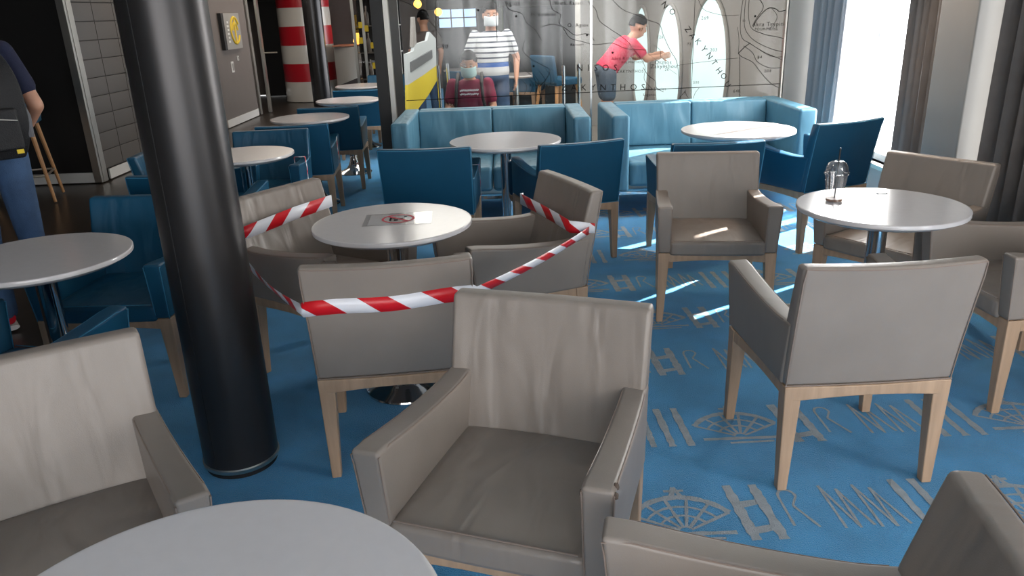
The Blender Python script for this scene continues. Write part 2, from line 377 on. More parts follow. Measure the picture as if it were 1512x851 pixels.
mline([(643, 0), (644, 60), (646, 150)], .005, 0); mline([(732, 0), (734, 60)], .005, 0); mline([(1027, 0), (1021, 151)], .004, 0)
mline([(590, 0), (612, 10), (625, 24), (640, 38), (652, 56)]); mline([(745, 0), (752, 14), (770, 20), (778, 34), (790, 44), (800, 60)])
mline([(812, 0), (816, 14), (828, 22), (826, 34), (838, 44), (850, 52), (868, 50), (878, 60)]); mline([(800, 40), (815, 36), (830, 40), (842, 56), (862, 62), (880, 66), (905, 64), (925, 72), (955, 74)])
mline([(868, 2), (880, 14), (885, 30), (900, 42), (918, 54), (932, 66)]); mline([(905, 0), (920, 14), (940, 22), (958, 30), (974, 36), (980, 52), (990, 74), (1000, 92), (1003, 120), (1002, 135)])
mline([(1098, 0), (1095, 20), (1094, 45), (1098, 58), (1108, 64), (1120, 72), (1135, 80), (1155, 88)]); mline([(1102, 0), (1100, 22), (1101, 42), (1110, 56), (1125, 66), (1145, 74), (1157, 76)])
mline([(1107, 0), (1106, 20), (1108, 36), (1113, 44), (1122, 48), (1134, 52), (1146, 54), (1158, 57)]); mline([(1113, 40), (1118, 30), (1126, 20), (1136, 12), (1146, 13), (1152, 17), (1161, 15)], .006)
mline([(1123, 0), (1128, 8), (1126, 16), (1120, 24), (1114, 34)], .005); mline([(1091, 79), (1100, 70), (1108, 64)], .006); mline([(1091, 79), (1096, 84), (1112, 92), (1121, 103), (1130, 114), (1140, 124), (1151, 130)])
mline([(1099, 68), (1112, 78), (1118, 90), (1130, 98), (1142, 101), (1154, 100)]); mline([(1104, 62), (1120, 72), (1132, 80), (1144, 84), (1156, 84)], .003)
mline([(1090, 40), (1092, 60), (1091, 80)], .003); mline([(1140, 12), (1148, 22), (1146, 32), (1136, 44)], .003)
for k in range(26): mline([(1092+.8*(k % 2), 80+2.7*k), (1094-.8*(k % 2), 82.7+2.7*k)], .004, 0)
mline([(775, 60), (772, 75), (785, 88), (800, 96), (812, 104), (806, 118), (796, 130), (800, 146)]); mline([(755, 60), (760, 80), (776, 104), (790, 118), (792, 150)], .003)
mline([(965, 66), (975, 74), (976, 84)], .003); mline([(950, 100), (958, 112), (968, 120), (970, 130), (980, 136)]); mline([(1000, 97), (1020, 94), (1045, 91), (1068, 88), (1090, 86)], .003)
mline([(1023, 150), (1027, 138), (1033, 130)], .003); mline([(930, 66), (945, 84), (953, 100), (952, 118), (964, 132)], .003)
mline([(905, 55), (925, 66), (946, 70), (966, 86), (1000, 110)], .002); mline([(1032, 0), (1040, 14), (1056, 20), (1074, 23), (1092, 22)], .003)
for k in range(5): mline([(770+k*9, 118-k*4), (778+k*9, 128-k*3), (774+k*9, 140-k*2)], .003)
for k in range(4): mline([(1002+k*3, 147-k*3), (1010+k, 139-k*2), (1018-k*2, 146-k*3)], .002)
for px in ((1116, 24), (867, 52), (788, 98), (905, 78), (762, 24), (706, 15)):
    p = aty(*px, YF); vs = [ml.verts.new(p+Vector((.009*math.cos(a), .016, .009*math.sin(a)))) for a in [2*PI*i/10 for i in range(10)]]; ml.faces.new(vs)
obj('printed_line', ml, M['ink'], mw, smooth=False)['label'] = 'dark depth contours and coast lines printed on the glass'
def text3(txt, loc, size, m, parent=None, rx=PI/2, ry=0, rz=0, name='lettering', space=1, ext=.0, align='LEFT'):
    c = bpy.data.curves.new(name, 'FONT'); c.body = txt; c.size = size; c.space_character = space; c.extrude = ext; c.align_x = align; c.resolution_u = 2
    t = bpy.data.objects.new(name, c); tm = bpy.data.objects.new(name, bpy.data.meshes.new_from_object(t)); bpy.data.objects.remove(t)
    tm.data.materials.clear(); tm.data.materials.append(m); link(tm, parent); tm.location = loc
    tm.rotation_mode = 'XYZ'; tm.matrix_local = Matrix.Translation(loc) @ Matrix.Rotation(rz, 4, 'Z') @ Matrix.Rotation(ry, 4, 'Y') @ Matrix.Rotation(rx, 4, 'X')
    return tm
def mtext(txt, px, h, space=1.0, rot=0, align='LEFT'):
    p = aty(px[0], px[1], YF); return text3(txt, (p.x, YF+.014, p.z), h, M['ink'], mw, ry=rot, space=space, align=align)
mtext('NISOS', (851, 105), .072, 2.0, .03); mtext('ZAKYNTHOS', (829, 134), .072, 1.95, .03)
for ch, x, y in zip('NOZAKYNTHOU', (979, 990, 1013, 1020, 1028, 1037, 1045, 1052, 1059, 1066, 1072), (10, 20, 46, 56, 64, 75, 85, 95, 107, 115, 127)):
    mtext(ch, (x, y), .066, 1, .95, 'CENTER')
for t_, px, h in (('Akra Trypiti', (1111, 39), .046), ('POURIPIDHS', (1115, 45), .03), ('Akra Krioneri', (903, 89), .036), ('POLYPATHOU', (918, 94), .026), ('ZAKYNTHOS', (911, 108), .034),
                  ('Ormos', (967, 95), .044), ('Zakynthou', (961, 101), .044), ('Vrach. Kapari', (819, 7), .036), ('Pt. Kalafatis', (784, 24), .036), ('O. Agios', (838, 40), .042),
                  ('Akrotiri', (842, 68), .03), ('Kokkinou', (782, 128), .034), ('50', (652, 72), .05), ('45', (659, 156), .044), ('265', (752, 132), .036), ('97', (943, 46), .036),
                  ('269', (1036, 29), .036), ('203', (1049, 76), .036), ('640', (1083, 137), .036), ('204', (1129, 107), .036), ('84', (1119, 87), .036), ('60', (1137, 84), .026), ('526', (970, 57), .034),
                  ('50', (1097, 32), .022), ('500', (1024, 124), .03), ('Aris Davias', (952, 134), .034), ('Laganas', (950, 142), .03), ('73', (1015, 67), .03), ('Agios', (745, 8), .05), ('26', (982, 105), .03)):
    mtext(t_, px, h, 1.15, .02)
# frames on the left of the map glass: dark end wall
struct('wall_partition', B(gx0-.12, gx0-.025, YF-.02, YF+.95, 0, CZ), M['black'], label='narrow black end wall beside the map glass')

# left side: dark walls
struct('wall_left', B(XL-.12, XL, 11.6, 13.25, 0, CZ), M['taupewall'], label='taupe wall with a sign and light switches')
struct('wall_left_near', B(XL-.14, XL-.02, 7.86, 11.55, 0, CZ), M['black'], label='charcoal wall clad in large tiles')
# tiles on the near part, parts of the wall
tw = bpy.data.objects['wall_left_near']
tb = B(0, .014, .004, .436, .004, .176); tile0 = obj('tile', tb, M['tile'], tw, smooth=False, bevel=.003, seg=1)
for i in range(8):
    for j in range(12):
        if i == 0 and j == 0: t = tile0
        else: t = tile0.copy(); C.objects.link(t)
        t.location = (XL-.02, 7.92+i*.44+(.0), .11+j*.18)
struct('wall_bar', B(-7, XL-.02, 7.84, 7.96, 0, CZ), M['black'], label='black wall behind the bar stool')
struct('baseboard_left', B(XL-.02, XL+.012, 11.7, 13.22, 0, .11), M['white'], label='pale baseboard under the taupe wall')
struct('baseboard_left_near', B(XL-.005, XL+.012, 8.0, 11.5, 0, .10), M['white'], label='pale baseboard under the charcoal tiles')
struct('baseboard_bar', B(-7, XL-.06, 7.82, 7.84, 0, .10), M['white'], label='pale baseboard under the black wall')
tr = NB(); box(tr, XL-.06, XL+.015, 7.80, 7.835, 0, CZ); box(tr, XL-.02, XL+.02, 7.84, 7.93, 0, CZ); struct('trim_2', tr, M['steel'], label='brushed steel corner trim of the bar wall', bevel=.003)
struct('trim_3', B(XL-.02, XL+.02, 11.55, 11.62, 0, CZ), M['steel'], label='slim steel trim between tiles and taupe wall', bevel=.003)
struct('wall_door', B(XL-.1, XL-.02, 8.76, 8.80, 0, CZ), M['seam'])
struct('wall_far', B(-7, 0, 16.9, 17.0, 0, CZ), M['taupewall'], label='dark brown far wall')
struct('wall_side', B(-7, XL-.14, 8, 8.05, 0, CZ), M['black'])
struct('wall_outer', B(-7.1, -7, -3.2, 18, 0, CZ), M['black'], label='black outer wall on the bar side')
# far black door
d = link(bpy.data.objects.new('door_1', None)); d['kind'] = 'structure'; d['label'] = 'black door with a steel frame beyond the taupe wall'
dx0, dx1 = -4.14, -3.2
obj('door_leaf', B(-5.0, -4.0, 16.6, 16.66, 0, 1.86), M['black'], d, smooth=False)
fb = NB(); box(fb, XL-.05, XL+.02, 13.3, 13.4, 0, CZ); box(fb, XL+.06, XL+.10, 13.6, 13.7, 0, CZ); obj('door_frame', fb, M['steel'], d, smooth=False)
obj('door_head', B(-5.4, -3.9, 16.5, 16.7, 1.86, CZ), M['black'], d, smooth=False)
hb = NB(); tube(hb, [(XL+.08, 13.62, .98), (XL+.2, 13.6, .98), (XL+.34, 13.6, .98)], .012); box(hb, XL+.08, XL+.12, 13.58, 13.6, .88, 1.05); obj('handle', hb, M['steel'], d)

# ================================================================ ARMCHAIRS
def lean_y(z):      # rear face of the backrest (y) at height z
    t = (z-.378)/(.79-.378); return .0-.075*max(0, t)**1.15
def make_chair(name, label, leath, pip):
    t = thing(name, label, 'armchair')
    # frame rails
    fr = NB()
    gbox(10, 1, 1, lambda u, v, w: (-.25+.5*u, -.004-.012*math.sin(PI*u)+.03*v, (.325+.018*math.sin(PI*u) if w < .5 else .378)), fr)
    gbox(1, 6, 1, lambda u, v, w: (-.255-.024*v+.024*u, .02+.46*v, (.33+.012*math.sin(PI*v) if w < .5 else .378)), fr)
    gbox(1, 6, 1, lambda u, v, w: (.255+.024*v-.024*u, .02+.46*v, (.33+.012*math.sin(PI*v) if w < .5 else .378)), fr)
    gbox(10, 1, 1, lambda u, v, w: (-.27+.54*u, .47+.03*v, (.325+.015*math.sin(PI*u) if w < .5 else .378)), fr)
    obj('frame', fr, M['beech'], t, bevel=.004)
    for sx in (-1, 1):
        for back in (0, 1):
            fx, fy = (.255, .0) if back else (.28, .50); dy = 1 if back else -1
            a, b = .032, .056
            base = [(sx*fx, fy), (sx*(fx-a), fy), (sx*(fx-a), fy+dy*a), (sx*fx, fy+dy*a)]
            tx, ty = (.262, -.006) if back else (.28, .503)
            top = [(sx*tx, ty), (sx*(tx-b), ty), (sx*(tx-b), ty+dy*b), (sx*tx, ty+dy*b)]
            obj('leg', prism4(NB(), [(*p, 0) for p in base], [(*p, .378) for p in top]), M['beech'], t, bevel=.004)
    # seat cushion
    def seat(u, v, w):
        x = -.225+.45*u; y = .05+.462*v; cr = math.sin(PI*u)**.5*math.sin(PI*min(1, v*.98+.01))**.5
        x *= 1+.0*v
        return (x, y+(.006*math.sin(PI*u) if v > .99 else 0), .352+(.085+.016*cr)*w if w > 0 else .366)
    s = obj('seat', gbox(14, 14, 3, seat), leath, t, bevel=.016, seg=3)
    pp = NB(); tube(pp, [(x, .508, .444) for x in [-.21+.42*i/8 for i in range(9)]], .0022, 6); obj('piping', pp, pip, s)
    # backrest
    def back(u, v, w):
        z = .378+.412*w; hw = .262+.006*w; x = -hw+2*hw*u; bul = -.018*math.sin(PI*u)*(.4+.6*w)
        th = .085-.03*w; y = lean_y(z)+bul
        if v > 0: y += th*v-(.010*math.sin(PI*u)*math.sin(PI*w) if v > .99 else 0)
        z += -.004*math.sin(PI*u)*w
        return (x, y, z)
    flat = M['grey_flat'] if leath is M['grey'] else M['blue_flat']
    bk = taut(obj('backrest', gbox(16, 2, 12, back), leath, t, bevel=.013, seg=3), flat)
    pp = NB(); e = .003
    P = [Vector(back(0, 0, w/8))+Vector((.004, -e*.3, 0)) for w in range(8)]+[Vector(back(.015, 0, .985))]+[Vector(back(u/12, 0, 1))+Vector((0, -e*.2, -.007)) for u in range(1, 12)]+[Vector(back(.985, 0, .985))]+[Vector(back(1, 0, w/8))+Vector((-.004, -e*.3, 0)) for w in range(7, -1, -1)]
    tube(pp, P, .0022, 6); tube(pp, [Vector(back(u/12, 0, 0))+Vector((0, -.002, .003)) for u in range(13)], .0025, 6)
    obj('piping', pp, pip, bk)
    # arms
    for sx in (-1, 1):
        def arm(u, v, w, sx=sx):
            y = -.012+(.505+.024*w+.012)*v; xo = .268+.022*v*(.5+.5*w); xi = .205+.014*v
            zt = .585+.045*v-.012*math.sin(PI*v)+.010*math.exp(-((v-.0)/.12)**2)
            if v == 0: y = lean_y(.378+(zt-.378)*w)+.02
            z = .378+(zt-.378)*w
            if w == 1 and v == 1: z -= .004
            return (sx*(xi+(xo-xi)*u), y, z)
        am = obj('arm', gbox(2, 12, 5, arm), flat, t, bevel=.012, seg=3)
        pp = NB()
        for uu, off in ((1, -.002), (0, .002)):
            tube(pp, [Vector(arm(uu, v/10, 1))+Vector((sx*off*1.5, 0, -.0035 if True else 0)) for v in range(1, 10)]+[Vector(arm(uu, 1, .93))+Vector((sx*off, 0, 0))]+[Vector(arm(uu, 1, w/6))+Vector((sx*off*1.2, -.002, 0)) for w in range(5, -1, -1)], .0018, 6)
        obj('piping', pp, pip, am)
    return t

GREY = [
 # x, y, rot, label
 (-1.138, 1.60, -2.58, 'taupe leather armchair at lower left, beside the dark round pillar', 'g1'),
 (0.085, 1.845, 2.804, 'taupe leather armchair in the foreground centre with creased back and scuffed arm', 'g2'),
 (0.61, 0.795, 1.36, 'taupe leather armchair cut by the lower right corner, its long arm nearest the viewer', 'g3'),
 (1.092, 2.129, .029, 'taupe leather armchair seen squarely from behind at right, facing the table with the cup', 'g4'),
 (2.28, 2.867, 1.627, 'taupe leather armchair at the right edge, side-on to the table with the cup', 'g5'),
 (2.075, 3.69, 2.16, 'taupe leather armchair behind the table with the cup, against the grey curtain', 'g6'),
 (1.061, 4.04, 3.012, 'taupe leather armchair facing the viewer alone in front of the blue chairs', 'g7'),
 (-.392, 2.315, .10, 'taupe leather armchair seen from behind with barrier tape across its back', 'g8'),
 (-1.01, 3.375, -2.14, 'taupe leather armchair left of the taped table, half hidden by the pillar', 'g9'),
 (.225, 3.345, 1.95, 'taupe leather armchair right of the taped table with tape round its backrest', 'g10'),
]
BLUE = [
 (-.468, 4.419, -.018, 'blue armchair seen from behind, left of the pair at the left sofa table'),
 (.43, 4.60, .27, 'blue armchair turned from behind, right of the pair at the left sofa table'),
 (1.20, 4.42, .04, 'dark blue armchair mostly hidden behind the taupe chair at the right sofa table'),
 (2.04, 4.70, .42, 'sunlit blue armchair near the bright window at the right sofa table'),
 (-1.661, 3.451, 3.103, 'blue armchair facing the viewer behind the left-hand table, partly behind the pillar'),
 (-1.72, 2.02, -.25, 'blue armchair at the left edge, only its arms seen over the lower left taupe chair'),
 (-1.68, 5.53, 3.2, 'blue armchair facing the viewer behind the small table right of the pillar'),
 (-1.60, 5.86, .126, 'blue armchair seen from behind in the second row by the aisle, taped arm'),
 (-1.57, 6.99, .10, 'dark blue armchair seen from behind, third row of the aisle tables'),
 (-1.58, 8.566, 0.0, 'dark blue armchair seen from behind, fourth row of the aisle tables'),
 (-1.72, 4.04, .0, 'blue armchair before the small pillar-side table, only its arm and back corner visible'),
 (-2.18, 4.84, -1.57, 'blue armchair left of the small table, a sliver seen left of the pillar'),
 (-1.55, 10.55, 3.1, 'almost black armchair beyond the farthest aisle table'),
 (-1.12, 9.45, 1.5, 'blue armchair side-on with pale legs beside the black end wall'),
]
cg = make_chair('armchair', GREY[0][3], M['grey'], M['piping'])
cg.location = (GREY[0][0], GREY[0][1], 0); cg.rotation_euler.z = GREY[0][2]; cg['group'] = 'taupe leather armchairs'
for x, y, rz, lb, k_ in GREY[1:]:
    q = dup(cg, (x, y, 0), rz, lb, 'taupe leather armchairs')
    if k_ in ('g6', 'g7'): q.scale = (1, 1, .96)
    if k_ == 'g2':
        for (sx_, sy_, sz_) in ((-.288, .520, .612), (-.222, .520, .607), (-.286, .500, .620)):
            wb = NB(); ellipsoid(wb, (sx_, sy_, sz_), .006, .005, .009, 10, 6)
            for v in wb.verts: v.co += Vector((random.uniform(-.001, .001), 0, random.uniform(-.002, .002)))
            wp = obj('worn_patch', wb, M['wear'], q); wp['label'] = 'scuffed patch on the arm end'
cb = make_chair('armchair', BLUE[0][3], M['blue'], M['piping_blue'])
cb.location = (BLUE[0][0], BLUE[0][1], 0); cb.rotation_euler.z = BLUE[0][2]; cb['group'] = 'blue leather armchairs'
for x, y, rz, lb in BLUE[1:]: dup(cb, (x, y, 0), rz, lb, 'blue leather armchairs').scale = (1, 1, 1.03 if 'sunlit' in lb else .965)

# ================================================================ TABLES
def make_table(r, label):
    t = thing('round_table', label, 'table', group='white round pedestal tables')
    tp = NB(); lathe(tp, [(r-.08, .694), (r-.04, .6955), (r-.036, .6965), (r-.003, .7120), (r, .7145), (r, .7275), (r-.001, .7292), (r-.003, .73), (r-.008, .73), (r-.05, .73), (.02, .73)], 96)
    obj('tabletop', tp, M['top'], t)
    cl = NB(); lathe(cl, [(.055, .694), (.055, .700)], 32); lathe(cl, [(.036, .02), (.036, .697)], 32); obj('column', cl, M['chrome'], t)
    bs = NB(); lathe(bs, [(.172, 0), (.174, .004), (.172, .010), (.155, .018), (.12, .030), (.08, .050), (.055, .085), (.040, .13), (.037, .18)], 64); obj('base', bs, M['chrome'], t)
    return t
TB = [(-.434, .784, .337, 'white round table in the foreground, cut by the bottom edge'),
      (-1.70, 2.67, .31, 'white round table at the left edge in front of the standing man'),
      (-.465, 2.973, .315, 'white round table with the prohibition notice inside the barrier tape'),
      (1.464, 2.942, .315, 'white round table carrying the empty plastic cup'),
      (-.008, 4.93, .355, 'white round table before the left sofa'),
      (1.50, 5.02, .36, 'sunlit white round table before the right sofa'),
      (-1.62, 4.76, .30, 'white round table just right of the dark pillar'),
      (-1.62, 6.50, .32, 'white round table behind the second row of blue chairs'),
      (-1.56, 7.836, .31, 'white round table in the third aisle row'),
      (-1.70, 9.47, .31, 'white round table farthest down the aisle')]
for x, y, r, lb in TB:
    t = make_table(r, lb); t.location = (x, y, 0)

# ================================================================ SOFAS
def sofa(x0, x1, yf, yb, label):
    t = thing('sofa', label, 'sofa', ((x0+x1)/2, yf, 0), 0, 'blue two-seat sofas'); hw = (x1-x0)/2; D = yb-yf; aw = .13; Z = .76; b0 = .20
    for s in (-1, 1):
        obj('arm', gbox(3, 10, 6, lambda u, v, w: (s*(hw-aw*u), v*D, b0+(Z-b0)*w-.006*math.sin(PI*u)*0)), M['sofa'], t, bevel=.022, seg=4)
        for k in (0, 1):
            y = .03 if k == 0 else D-.06
            lb = NB(); box(lb, s*(hw-.05)-.012, s*(hw-.05)+.012, y, y+.024, 0, b0-.01); obj('leg', lb, M['chrome'], t, bevel=.003)
    inn = hw-aw; bt = .17
    obj('back_frame', gbox(8, 2, 5, lambda u, v, w: (-inn+2*inn*u, D-.10*v, b0+(Z-b0)*w)), M['sofa'], t, bevel=.015, seg=3)
    for k in (-1, 1):
        xa, xb = (-inn, -.002) if k < 0 else (.002, inn)
        def cush(u, v, w, xa=xa, xb=xb):
            pl = .012*math.sin(9*u+3*w+k)*math.sin(PI*w)*math.sin(PI*u)
            return (xa+(xb-xa)*u, D-.10-(.075+.05*(1-w))*v-(pl+.014*math.sin(PI*u)*math.sin(PI*w) if v > .9 else 0), .42+(Z-.004-.42)*w)
        obj('back_cushion', gbox(18, 2, 12, cush), M['sofa'], t, bevel=.016, seg=3)
        def sc(u, v, w, xa=xa, xb=xb): return (xa+(xb-xa)*u, .012+(D-.19)*v-(0.01*math.sin(PI*u) if v == 0 else 0), .23+(.185+.012*math.sin(PI*u)*math.sin(PI*max(.02, v)))*w)
        obj('seat_cushion', gbox(14, 12, 3, sc), M['sofa'], t, bevel=.03, seg=4)
    rl = NB(); box(rl, -hw+.01, hw-.01, .0, .02, b0-.022, b0-.002); box(rl, -hw+.01, hw-.01, D-.05, D-.03, b0-.022, b0-.002)
    box(rl, -hw+.01, -hw+.03, 0, D-.03, b0-.022, b0-.002); box(rl, hw-.03, hw-.01, 0, D-.03, b0-.022, b0-.002); obj('rail', rl, M['chrome'], t, smooth=False)
    return t
sofa(-.84, .62, 5.66, 6.56, 'left blue two-seat sofa in front of the map glass')
sofa(.77, 2.26, 5.64, 6.56, 'right blue two-seat sofa in front of the map glass, by the curtain')

# ================================================================ PILLARS
t = thing('pillar', 'thick dark metallic round pillar between the left armchairs', 'pillar', (-1.0, 2.43, 0)); PR = .128
pb = NB(); lathe(pb, [(PR, .035), (PR, CZ)], 96); obj('shaft', pb, M['pole'], t)
pb = NB(); lathe(pb, [(PR+.002, .02), (PR+.004, .024), (PR+.004, .034), (PR, .038)], 96); obj('ring', pb, M['steel'], t)['label'] = 'bright steel ring at the foot'
pb = NB(); lathe(pb, [(PR-.006, 0), (PR-.006, .02)], 64); obj('foot', pb, M['blackmatte'], t)
a = math.radians(-112); pb = NB(); tube(pb, [(PR*math.cos(a), PR*math.sin(a), .04), (PR*math.cos(a), PR*math.sin(a), CZ)], .0016, 6); obj('seam', pb, M['seam'], t)
t = thing('pillar', 'slim dark round pillar in front of the red and white banded cone', 'pillar', (-3.30, 14.3, 0))
pb = NB(); lathe(pb, [(.165, 0), (.165, CZ)], 48); obj('shaft', pb, mat('slim_pillar', (60, 60, 62), .25, metal=.7), t)

# ================================================================ FAR LEFT: funnel, counter, cabinet
t = thing('banded_cone', 'tall red and white banded cone like a lighthouse at the end of the aisle', 'display', (-3.77, 15.6, 0))
def rad(z): return .51-.012*z
zb = [0, .37, .70, 1.03, 1.37, 1.70, 2.04, 2.2, CZ]
for i in range(8):
    bb = NB(); z0, z1 = zb[i], zb[i+1]; e = .0
    lathe(bb, [(rad(z0), z0), (rad(z1), z1)], 64); ob = obj('band', bb, M['gloss'] if i % 2 == 0 else M['red'], t); ob['label'] = 'white band' if i % 2 == 0 else 'red band'
lg = NB(); p = Vector((-.1, -.43, 1.33)); lathe(lg, [(.02, 1.32), (.02, 1.36)], 16, cx=-.14, cy=-.38); obj('emblem', lg, M['signred'], t)
cn = thing('counter', 'white curved counter front shaped like a boat bow beside the banded cone', 'counter', (-2.74, 15.2, 0))
def cfun(u, v, w):
    x = -.45+.62*u; z = .42+.56*w; cut = .30*(1-w)**1.4
    xx = -.45+(1.02-cut*1.0)*u*.62
    zz = z-(.0 if w > .2 else .16*(1-u)*(1-w))
    return (xx, -.10*math.sin(PI*u*.8)+.5*v, zz)
obj('front_panel', gbox(12, 2, 8, cfun), M['gloss'], cn, bevel=.01)
obj('plinth', B(-.40, .02, .12, .45, 0, .45), M['taupewall'], cn, smooth=False)
obj('worktop', B(-.45, .20, -.12, .5, .985, 1.01), mat('worktop_warm', (220, 150, 120), .3), cn, bevel=.004)
tag(obj('orange_display', gbox(4, 4, 4, lambda u, v, w: (-2.80+.16*u-.03*math.sin(5*w), 15.3+.12*v, 1.012+.2*w)), M['lampy']), 'glowing orange ornament in a glass case on the boat-shaped counter', 'ornament')
sg = thing('warning_sign', 'small yellow warning sign on the brown wall above the counter', 'sign', (-3.06, 16.85, 1.20))
obj('plate', B(-.0, .24, 0, .02, 0, .34), M['yellow'], sg, smooth=False)
sb = NB(); v = [sb.verts.new(q) for q in ((.05, -.004, .17), (.19, -.004, .17), (.12, -.004, .30))]; sb.faces.new(v); obj('symbol', sb, M['ink'], sg, smooth=False)
for k in range(2): obj('line', B(.03, .21, -.004, 0, .05+.05*k, .07+.05*k), M['ink'], sg, smooth=False)
# tall glass cabinet with bottles
cabx0, cabx1, caby = -2.30, -1.62, 12.6
cab = thing('glass_cabinet', 'tall steel framed glass cabinet with bottles left of the map glass', 'cabinet', (cabx0, caby, 0)); cw = cabx1-cabx0
fb = NB()
for x in (0, cw*.22, cw): box(fb, x-.02, x+.02, 0, .04, 0, CZ)
obj('frame', fb, M['steel'], cab, smooth=False)
obj('back_panel', B(0, cw, .42, .45, 0, CZ), M['blackmatte'], cab, smooth=False)
obj('pane', B(.02, cw-.02, .012, .018, .1, CZ), M['cabglass'], cab, smooth=False)
for z in (.55, .95, 1.35, 1.75): obj('shelf', B(0, cw, .03, .42, z, z+.015), M['steel'], cab, smooth=False)
bt0 = None; k = 0
for zi, z in enumerate((.565, .965, 1.365, 1.765)):
    for i in range(6):
        lb = 'slim %s bottle, %s from the left on the %s shelf of the glass cabinet' % (('dark', 'clear')[i % 2], ('first', 'second', 'third', 'fourth', 'fifth', 'sixth')[i], ('lowest', 'second', 'third', 'top')[zi])
        bm_ = NB(); lathe(bm_, [(.032, 0), (.035, .01), (.035, .17), (.012, .22), (.012, .29)], 12)
        b = obj('bottle', bm_, (M['seam'], M['steel'])[i % 2], None); b.location = (cabx0+.07+i*.11, caby+.15+.05*(i % 2), z); tag(b, lb, 'bottle', 'bottles in the glass cabinet')
for i, (px, py) in enumerate(((532, 37), (541, 42), (553, 97), (533, 60), (550, 67))):
    p = aty(px, py, caby-.02); tg = obj('price_tag', B(-.03, .03, 0, .004, -.045, .045), M['yellow'], None, smooth=False); tg.location = p
    tag(tg, 'small yellow tag on the cabinet glass, %s' % ('leftmost of the upper pair', 'right one of the upper pair', 'lowest one', 'on the left, middle height', 'on the right, middle height')[i], 'tag', 'yellow tags on the cabinet glass')

# wall sign and switches on the taupe wall
def on_left(px, py):
    d = ray(px, py); s_ = XL/d.x; return Vector((XL, d.y*s_, HC+d.z*s_))
sgn = thing('wall_sign', 'grey square sign with a round yellow emblem on the taupe wall', 'sign', (XL, 12.05, 1.10))
obj('plate', B(.0, .05, -.0, .72, 0, .52), M['greywall'], sgn, bevel=.004); obj('side_strip', B(0, .055, -.10, -.002, 0, .52), M['seam'], sgn, smooth=False)
em = NB()
for r_, a0, a1 in ((.19, .5, 2*PI*.93), (.11, 0, PI)):
    tube(em, [(.054, .44+r_*math.cos(a_), .27+r_*1.0*math.sin(a_)) for a_ in [a0+(a1-a0)*i/20 for i in range(21)]], .018, 8)
tube(em, [(.054, .44, .10), (.054, .44, .44)], .018, 8); obj('emblem', em, M['yellow'], sgn)
for k in range(6): obj('letter_mark', B(.05, .054, .10+.02*(k % 2), .18, .10+k*.055, .13+k*.055), M['white'], sgn, smooth=False)
for i, (px, py, w_, h_) in enumerate(((343, 99, .10, .16), (351, 86, .06, .07))):
    p = on_left(px, py); sw = thing('light_switch', ('white double light switch below the wall sign', 'small round sensor right under the wall sign')[i], 'switch', (XL, p.y, p.z))
    obj('plate', B(0, .012, -w_/2, w_/2, -h_/2, h_/2), M['white'], sw, bevel=.003); obj('rocker', B(.012, .018, -w_/4, w_/4, -h_/3, h_/3), M['greywall'], sw, bevel=.002)
hd = thing('flush_handle', 'small steel flush door pull on the tiled wall', 'handle', (XL, 8.85, 1.0)); obj('plate', B(-.006, .006, -.03, .03, -.07, .07), M['steel'], hd, bevel=.002)
obj('recess', B(.006, .008, -.015, .015, -.05, .05), M['seam'], hd, smooth=False)

# ================================================================ BAR STOOL
def bar_stool(x, y, rz, label):
    t = thing('bar_stool', label, 'stool', (x, y, 0), rz, 'wooden bar stools')
    for sx in (-1, 1):
        for sy in (-1, 1):
            lb = NB(); tube(lb, [(sx*.23, sy*.23, 0), (sx*.15, sy*.15, .70)], [.014, .021], 8); obj('leg', lb, M['beech_stool'], t)
    fb = NB()
    for sx in (-1, 1): tube(fb, [(sx*.205, -.205, .24), (sx*.205, .205, .24)], .010); tube(fb, [(-.205, sx*.205, .24), (.205, sx*.205, .24)], .010)
    obj('footrest', fb, M['steel'], t)
    obj('seat', gbox(6, 6, 2, lambda u, v, w: (-.20+.4*u, -.19+.38*v, .69+.075*w)), M['blue'], t, bevel=.015)
    obj('backrest', gbox(6, 1, 6, lambda u, v, w: (-.20+.4*u, .16+.05*v+.05*w, .72+.30*w)), M['blue'], t, bevel=.014)
    return t
bar_stool(-4.45, 7.10, .35, 'wooden bar stool with blue back behind the standing man')
bar_stool(-4.72, 6.35, -.2, 'wooden bar stool at the left edge, one leg showing by the man')

# ================================================================ CURTAINS
def curtain(name, label, p0, p1, z0, z1, folds, amp, m, top=None):
    """closed wavy sheet with thickness from p0 to p1 in plan; top = (q0, q1) plan ends at the top"""
    bm = NB(); top = top or (p0, p1); nu, nz = folds*12, 10; V = []
    for k in range(nz+1):
        w = k/nz; a = Vector(p0).lerp(Vector(top[0]), w); b = Vector(p1).lerp(Vector(top[1]), w); d = (b-a).normalized(); nn = Vector((-d.y, d.x)); row = []
        for i in range(nu+1):
            u = i/nu; ph = 2*PI*folds*u+.5*math.sin(3*u+w*1.2); q = a.lerp(b, u+.25/folds*math.sin(ph*2)/(2*PI))+nn*amp*(math.sin(ph)+.25*math.sin(2.3*ph+1))
            row.append(bm.verts.new((q.x, q.y, z0+(z1-z0)*w)))
        V.append(row)
    for k in range(nz):
        for i in range(nu): bm.faces.new((V[k][i], V[k][i+1], V[k+1][i+1], V[k+1][i]))
    o = obj(name, bm, m, None); s = o.modifiers.new('thick', 'SOLIDIFY'); s.thickness = .003
    return tag(o, label, 'curtain')
XC = XR-.09
curtain('curtain', 'blue-grey curtain in the corner beside the map wall', (2.50, 6.53), (2.55, 6.06), .02, CZ-.02, 5, .028, M['curtain_blue'], top=((2.50, 6.53), (2.56, 5.98)))
curtain('sheer_curtain', 'white sheer curtain glowing at the left of the bright window', (XC+.04, 5.96), (XC+.04, 5.76), .05, CZ-.02, 3, .02, M['sheer'], top=((XC+.04, 5.96), (XC+.04, 5.76)))
